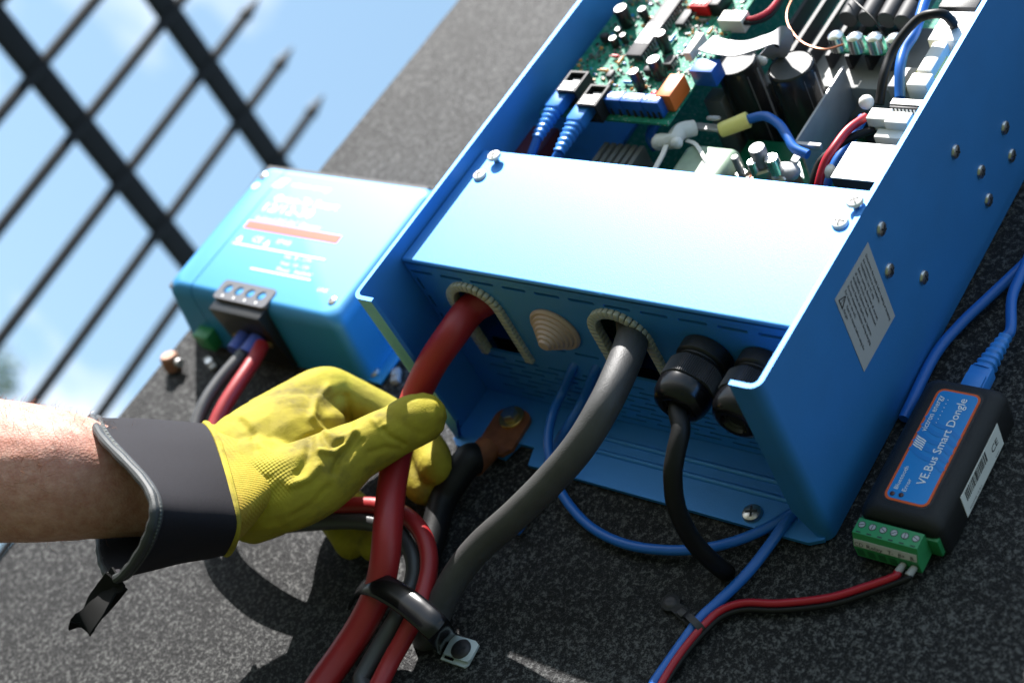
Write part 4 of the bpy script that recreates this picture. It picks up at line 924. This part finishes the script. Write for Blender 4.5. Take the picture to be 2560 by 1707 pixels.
# ------------------------------------------------------------------ the person: forearm, work glove
per = root('person', (-.25, -.5, .15), 'bare hairy forearm in a yellow work glove with charcoal cuff, gripping the thick red cable', 'person')
def capsules(chains, voxel, smooth, name, m, fine=None, disp=None, iters=6):
    b = B()
    for pts in chains:
        P = [Vector(p[:3]) for p in pts]; R = [p[3] for p in pts]; sp = spline(P, 6); rr = interp(R, 6)
        for i in range(len(sp)):
            b.ball(sp[i], rr[i], 2)
        t = B(); x = None; t.tube(P, R, seg=20, n=6); b.join(t.bm)
    for v in b.bm.verts: v.co = X(v.co)
    me = bpy.data.meshes.new('tmp'); b.bm.to_mesh(me); b.bm.free(); o = bpy.data.objects.new('tmp', me); COL.objects.link(o)
    r = o.modifiers.new('r', 'REMESH'); r.mode = 'VOXEL'; r.voxel_size = voxel
    s = o.modifiers.new('s', 'SMOOTH'); s.factor = .6; s.iterations = smooth
    me2 = bpy.data.meshes.new_from_object(o.evaluated_get(bpy.context.evaluated_depsgraph_get())); bpy.data.objects.remove(o); bpy.data.meshes.remove(me)
    me2.name = name
    for p in me2.polygons: p.use_smooth = True
    if disp:
        ns = [v.normal.copy() for v in me2.vertices]
        for v, n in zip(me2.vertices, ns): v.co += n * (disp(v.co) + (crease(v.co, n) if name == 'work_glove' else 0))
    g = org(per)
    for v in me2.vertices: v.co -= g
    me2.materials.clear(); me2.materials.append(m); o = bpy.data.objects.new(name, me2); COL.objects.link(o); o.parent = per; return o
HS = 0
def A(px, py, w, r):
    w = max(w - HS, min(w, r + .0025)); p = at(px, py, w=w); return (p.x, p.y, p.z, r)
arm = capsules([[A(-900, 1120, .21, .053), A(-500, 1150, .185, .050), A(-200, 1170, .164, .0432), A(0, 1177, .150, .0388), A(150, 1188, .140, .0350), A(240, 1203, .130, .0304), A(330, 1212, .118, .0280), A(420, 1222, .106, .0255), A(520, 1222, .092, .0240), A(620, 1190, .082, .023)]], .0022, 8, 'forearm', M['skin'],
               disp=lambda c: noise.noise(c * 30) * .0009 + noise.noise(c * 120) * .0003)
def prj(c):
    d = c - CAM_C; z = d.dot(rz); return 1280 + FPX * d.dot(rx) / z, 853.5 + FPX * d.dot(ry) / z, z
CREASE = [  # pixel polyline, depth (+ in, - ridge), width in px, nearest w
    ([(822, 965), (790, 1000), (783, 1040), (806, 1072), (846, 1090), (880, 1078)], -.0016, 9),
    ([(850, 990), (820, 1015), (806, 1045), (826, 1066), (862, 1076)], .0016, 17),
    ([(868, 990), (872, 1030), (876, 1065)], .0012, 8),
    ([(808, 1092), (828, 1112), (856, 1102)], .0020, 9),
    ([(800, 1125), (838, 1130), (862, 1108), (890, 1078)], -.0022, 8),
    ([(884, 1092), (868, 1120), (846, 1150), (838, 1180)], .0026, 9),
    ([(905, 1100), (880, 1128), (868, 1150)], .0012, 6),
    ([(775, 1100), (768, 1150), (745, 1180)], .0022, 12),
    ([(795, 1165), (772, 1195), (728, 1212)], -.0018, 10),
    ([(950, 1062), (972, 1090), (1010, 1112)], .0012, 7),
    ([(930, 1048), (948, 1066), (962, 1062)], -.0010, 6),
    ([(1000, 1125), (965, 1120), (925, 1130)], .0010, 9),
    ([(600, 1050), (630, 1085), (640, 1120)], .0012, 10),
    ([(700, 1215), (660, 1262), (620, 1290)], .0012, 12),
    ([(820, 1220), (780, 1262), (730, 1290)], .0010, 10)]
def crease(c, n):
    if n.dot(CAM_C - c) < 0: return 0
    x, y, z = prj(c); s = 0
    for pl, dep, wd in CREASE:
        dm = 1e9
        for (ax_, ay), (bx, by) in zip(pl, pl[1:]):
            vx, vy = bx - ax_, by - ay; t = max(0, min(1, ((x - ax_) * vx + (y - ay) * vy) / (vx * vx + vy * vy))); dm = min(dm, math.hypot(x - ax_ - t * vx, y - ay - t * vy))
        if dm < wd * 3: s -= dep * math.exp(-(dm / wd) ** 2)
    return s
def wrk(c):
    a = noise.noise(c * 32 + Vector((3, 1, 0))); r = (1 - abs(noise.noise(c * 26))) ** 4
    return a * .0010 - r * .0011
HS = .011
hand_chains = [
    [A(545, 1228, .096, .0270), A(595, 1200, .093, .0325), A(645, 1168, .088, .0352), A(700, 1130, .083, .0340), A(750, 1105, .076, .0300)],
    [A(640, 1220, .098, .0300), A(700, 1225, .098, .0240), A(790, 1190, .093, .0215), A(870, 1140, .089, .0178), A(915, 1115, .087, .0158), A(985, 1078, .0850, .0148), A(1030, 1054, .0835, .0152), A(1056, 1044, .0815, .0146)],
    [A(690, 1080, .086, .024), A(760, 1018, .079, .0190), A(812, 985, .0700, .0165), A(850, 988, .0620, .0155), A(905, 1010, .052, .0142), A(965, 1040, .042, .0130), A(1030, 1080, .034, .0124), A(1075, 1135, .033, .0118), A(1090, 1170, .035, .0108)],
    [A(720, 1130, .072, .024), A(800, 1080, .056, .0165), A(880, 1090, .036, .0145), A(960, 1130, .024, .0130), A(1030, 1180, .020, .0125), A(1062, 1222, .022, .0112)],
    [A(700, 1180, .068, .024), A(760, 1190, .050, .0165), A(815, 1250, .028, .0135), A(858, 1315, .018, .0118), A(876, 1355, .016, .0108)],
    [A(690, 1200, .070, .020), A(780, 1210, .048, .0150), A(860, 1260, .026, .0125), A(915, 1320, .017, .0110), A(932, 1362, .016, .0102)],
]
glove = capsules(hand_chains, .0011, 6, 'work_glove', M['glove'], disp=wrk)
def mask_attr(o, name, fn):
    at_ = o.data.attributes.new(name, 'FLOAT', 'POINT'); g = org(per)
    for i, v in enumerate(o.data.vertices): at_.data[i].value = fn(v.co + g)
kc = X(at(655, 1175, w=.118))
mask_attr(glove, 'knit', lambda c: max(0, min(1, 1.3 - (c - kc).length / .018)))
def knit(m, attr):
    t = m.node_tree; p = t.nodes['Principled BSDF']; c = N(t, 'ShaderNodeTexCoord'); bu = [n for n in t.nodes if n.type == 'BUMP'][0]
    at_ = N(t, 'ShaderNodeAttribute'); at_.attribute_name = attr; mp = N(t, 'ShaderNodeMapping'); mp.inputs['Rotation'].default_value = (0, math.radians(25), 0); mp.inputs['Scale'].default_value = (2600, 2600, 2600)
    sx = N(t, 'ShaderNodeSeparateXYZ'); s1 = N(t, 'ShaderNodeMath', operation='SINE'); s2 = N(t, 'ShaderNodeMath', operation='SINE'); mu = N(t, 'ShaderNodeMath', operation='MULTIPLY'); m2 = N(t, 'ShaderNodeMath', operation='MULTIPLY')
    b2 = N(t, 'ShaderNodeBump'); b2.inputs['Strength'].default_value = 1; b2.inputs['Distance'].default_value = .0004
    L = t.links.new; L(c.outputs['Object'], mp.inputs[0]); L(mp.outputs[0], sx.inputs[0]); L(sx.outputs['X'], s1.inputs[0]); L(sx.outputs['Z'], s2.inputs[0]); L(s1.outputs[0], mu.inputs[0]); L(s2.outputs[0], mu.inputs[1]); L(mu.outputs[0], m2.inputs[0]); L(at_.outputs['Fac'], m2.inputs[1])
    L(m2.outputs[0], b2.inputs['Height']); L(bu.outputs[0], b2.inputs['Normal']); L(b2.outputs[0], p.inputs['Normal'])
knit(M['glove'], 'knit')
# neoprene cuff
def per8(v, k, n):
    P = [Vector(x) for x in v]; m = len(P); i = int(k * m / n) % m; t = k * m / n - int(k * m / n)
    p0, p1, p2, p3 = P[(i - 1) % m], P[i], P[(i + 1) % m], P[(i + 2) % m]
    return 0.5 * ((2 * p1) + (p2 - p0) * t + (2 * p0 - 5 * p1 + 4 * p2 - p3) * t * t + (3 * p1 - p0 - 3 * p2 + p3) * t ** 3)
left = [at(228, 1050, w=.112), at(262, 1106, w=.148), at(376, 1232, w=.158), at(368, 1345, w=.148), at(296, 1444, w=.118), at(256, 1405, w=.094), at(246, 1290, w=.076), at(228, 1140, w=.082)]
right = [at(513, 1062, w=.100), at(545, 1112, w=.122), at(586, 1250, w=.128), at(592, 1335, w=.118), at(566, 1386, w=.092), at(560, 1330, w=.070), at(540, 1220, w=.060), at(520, 1120, w=.075)]
left = [at(*a, w=ww + .016) for a, ww in (((228, 1046), .112), ((258, 1098), .148), ((376, 1232), .158), ((368, 1345), .148), ((296, 1444), .118), ((256, 1405), .094), ((246, 1290), .076), ((224, 1130), .082))]
right = [at(*a, w=ww - .001) for a, ww in (((513, 1057), .100), ((545, 1104), .122), ((586, 1250), .128), ((592, 1335), .118), ((566, 1386), .092), ((560, 1330), .070), ((540, 1220), .060), ((518, 1105), .075))]
NT, NS = 64, 26
cs = bmesh.new(); gr = []
cen = (sum(left, Vector()) / 8, sum(right, Vector()) / 8)
for j in range(NS + 1):
    t = j / NS; row = []
    for k in range(NT):
        p = per8(left, k, NT).lerp(per8(right, k, NT), t); c = cen[0].lerp(cen[1], t)
        f = 1 + .012 * math.sin(math.pi * t) + .012 * noise.noise(p * 45) + .030 * math.sin(math.pi * t) * noise.noise(p * 20); row.append(cs.verts.new(X(c + (p - c) * f) - org(per)))
    gr.append(row)
for j in range(NS):
    for k in range(NT): cs.faces.new((gr[j][k], gr[j][(k + 1) % NT], gr[j + 1][(k + 1) % NT], gr[j + 1][k]))
bmesh.ops.recalc_face_normals(cs, faces=cs.faces)
me = bpy.data.meshes.new('glove_cuff'); cs.to_mesh(me); cs.free()
for p in me.polygons: p.use_smooth = True
me.materials.append(M['neo']); cuff = bpy.data.objects.new('glove_cuff', me); COL.objects.link(cuff); cuff.parent = per
so = cuff.modifiers.new('thickness', 'SOLIDIFY'); so.thickness = .0026; so.offset = -1
edge = [per8(left, k, 48) for k in range(49)]
b = B(); b.tube(edge, .0024, seg=10, n=2, rfn=lambda i, p: 1 + .10 * math.sin(i * 1.6)); b.done('piping', M['pipe'], cuff)
e2 = [cen[0].lerp(cen[1], .055) + (per8(left, k, 48).lerp(per8(right, k, 48), .055) - cen[0].lerp(cen[1], .055)) * 1.012 for k in range(49)]
b = B(); b.tube(e2, .0016, seg=8, n=2); b.done('piping_seam', M['pipe'], cuff)
b = B(); S3 = spline(e2, 4)
for i in range(0, len(S3) - 2, 2):
    a, c = S3[i], S3[i + 1]; o_ = (a - cen[0]).normalized() * .0012
    b.cyl(a + o_, a + o_ + (c - a) * .85, .0007, seg=6)
b.done('stitching', M['thread'], cuff, kind='stuff')
# yellow hem where the glove meets the cuff
b = B(); hem = [per8(right, k, 48) for k in range(49)]
b.tube([cen[1] + (p - cen[1]) * .985 for p in hem], .0020, seg=8, n=2); b.done('glove_hem', M['glove'], glove)
# fabric funnel between cuff end and hand
fn_ = bmesh.new(); gr = []; tgt = at(680, 1160, w=.078)
for j in range(11):
    t = j / 10; row = []
    for k in range(NT):
        p = per8(right, k, NT); c = cen[1]; q_ = cen[1].lerp(tgt, t * .85)
        s_ = (1 - .03) * (1 - .34 * t ** 1.1) + .012 * noise.noise(p * 70 + Vector((t * 3, 0, 0)))
        row.append(fn_.verts.new(X(q_ + (p - c) * s_) - org(per)))
    gr.append(row)
for j in range(10):
    for k in range(NT): fn_.faces.new((gr[j][k], gr[j][(k + 1) % NT], gr[j + 1][(k + 1) % NT], gr[j + 1][k]))
bmesh.ops.recalc_face_normals(fn_, faces=fn_.faces)
me = bpy.data.meshes.new('glove_wrist'); fn_.to_mesh(me); fn_.free()
for p in me.polygons: p.use_smooth = True
gw_m = M['glove'].copy(); gw_m.name = 'glove knit wrist'; [setattr(el, 'color', c_) for el, c_ in zip([n for n in gw_m.node_tree.nodes if n.type == 'VALTORGB'][0].color_ramp.elements, ((.33, .25, .026, 1), (.29, .20, .024, 1), (.18, .11, .02, 1)))]; me.materials.append(gw_m); gwr = bpy.data.objects.new('glove_wrist', me); COL.objects.link(gwr); gwr.parent = glove
mask_attr(gwr, 'knit', lambda c: .35)
# pull tab
B().ribbon([at(296, 1440, w=0.1320), at(280, 1470, w=0.1280), at(248, 1515, w=0.1270), at(214, 1555, w=0.1240), at(206, 1560, w=0.1220), at(225, 1535, w=0.1180), at(262, 1490, w=0.1240), at(292, 1452, w=0.1320)], [Vector((.8, .35, .3))] * 2 + [Vector((1, .4, .1))] * 6, .0135, .0012, n=6).done('pull_tab', M['webb'], cuff)
# arm hair
def hairs():
    rnd = random.Random(9); vs, fs = [], []; me = arm.data; g = org(per); polys = me.polygons
    cand = [p for p in polys if (p.center + g).x > at(-60, 1170, w=.12).x and (p.center + g).x < at(330, 1190, w=.12).x]
    ax = X(at(300, 1194, w=.11) - at(0, 1177, w=.124)).normalized()
    for i in range(4200):
        p = rnd.choice(cand); n = p.normal
        if n.z < -.35 and rnd.random() < .8: continue
        c = p.center + Vector((rnd.uniform(-1, 1), rnd.uniform(-1, 1), rnd.uniform(-1, 1))) * .001
        d = (ax * rnd.uniform(.2, 1.2) + n * rnd.uniform(.25, .9) + Vector((rnd.uniform(-1, 1), rnd.uniform(-1, 1), rnd.uniform(-1, 1))) * .55).normalized(); L = rnd.uniform(.003, .010)
        s = d.cross(n).normalized() * .00008; q0 = c; q1 = c + d * L * .5; q2 = c + d * L + (ax * .4 - n * .5).normalized() * L * .25
        k = len(vs); vs += [q0 - s, q0 + s, q1 + s * .8, q1 - s * .8, q2]; fs += [(k, k + 1, k + 2, k + 3), (k + 3, k + 2, k + 4)]
    m = bpy.data.meshes.new('arm_hair'); m.from_pydata([tuple(v) for v in vs], [], fs); m.materials.append(M['hair']); o = bpy.data.objects.new('arm_hair', m); COL.objects.link(o); o.parent = per; o['kind'] = 'stuff'
hairs()
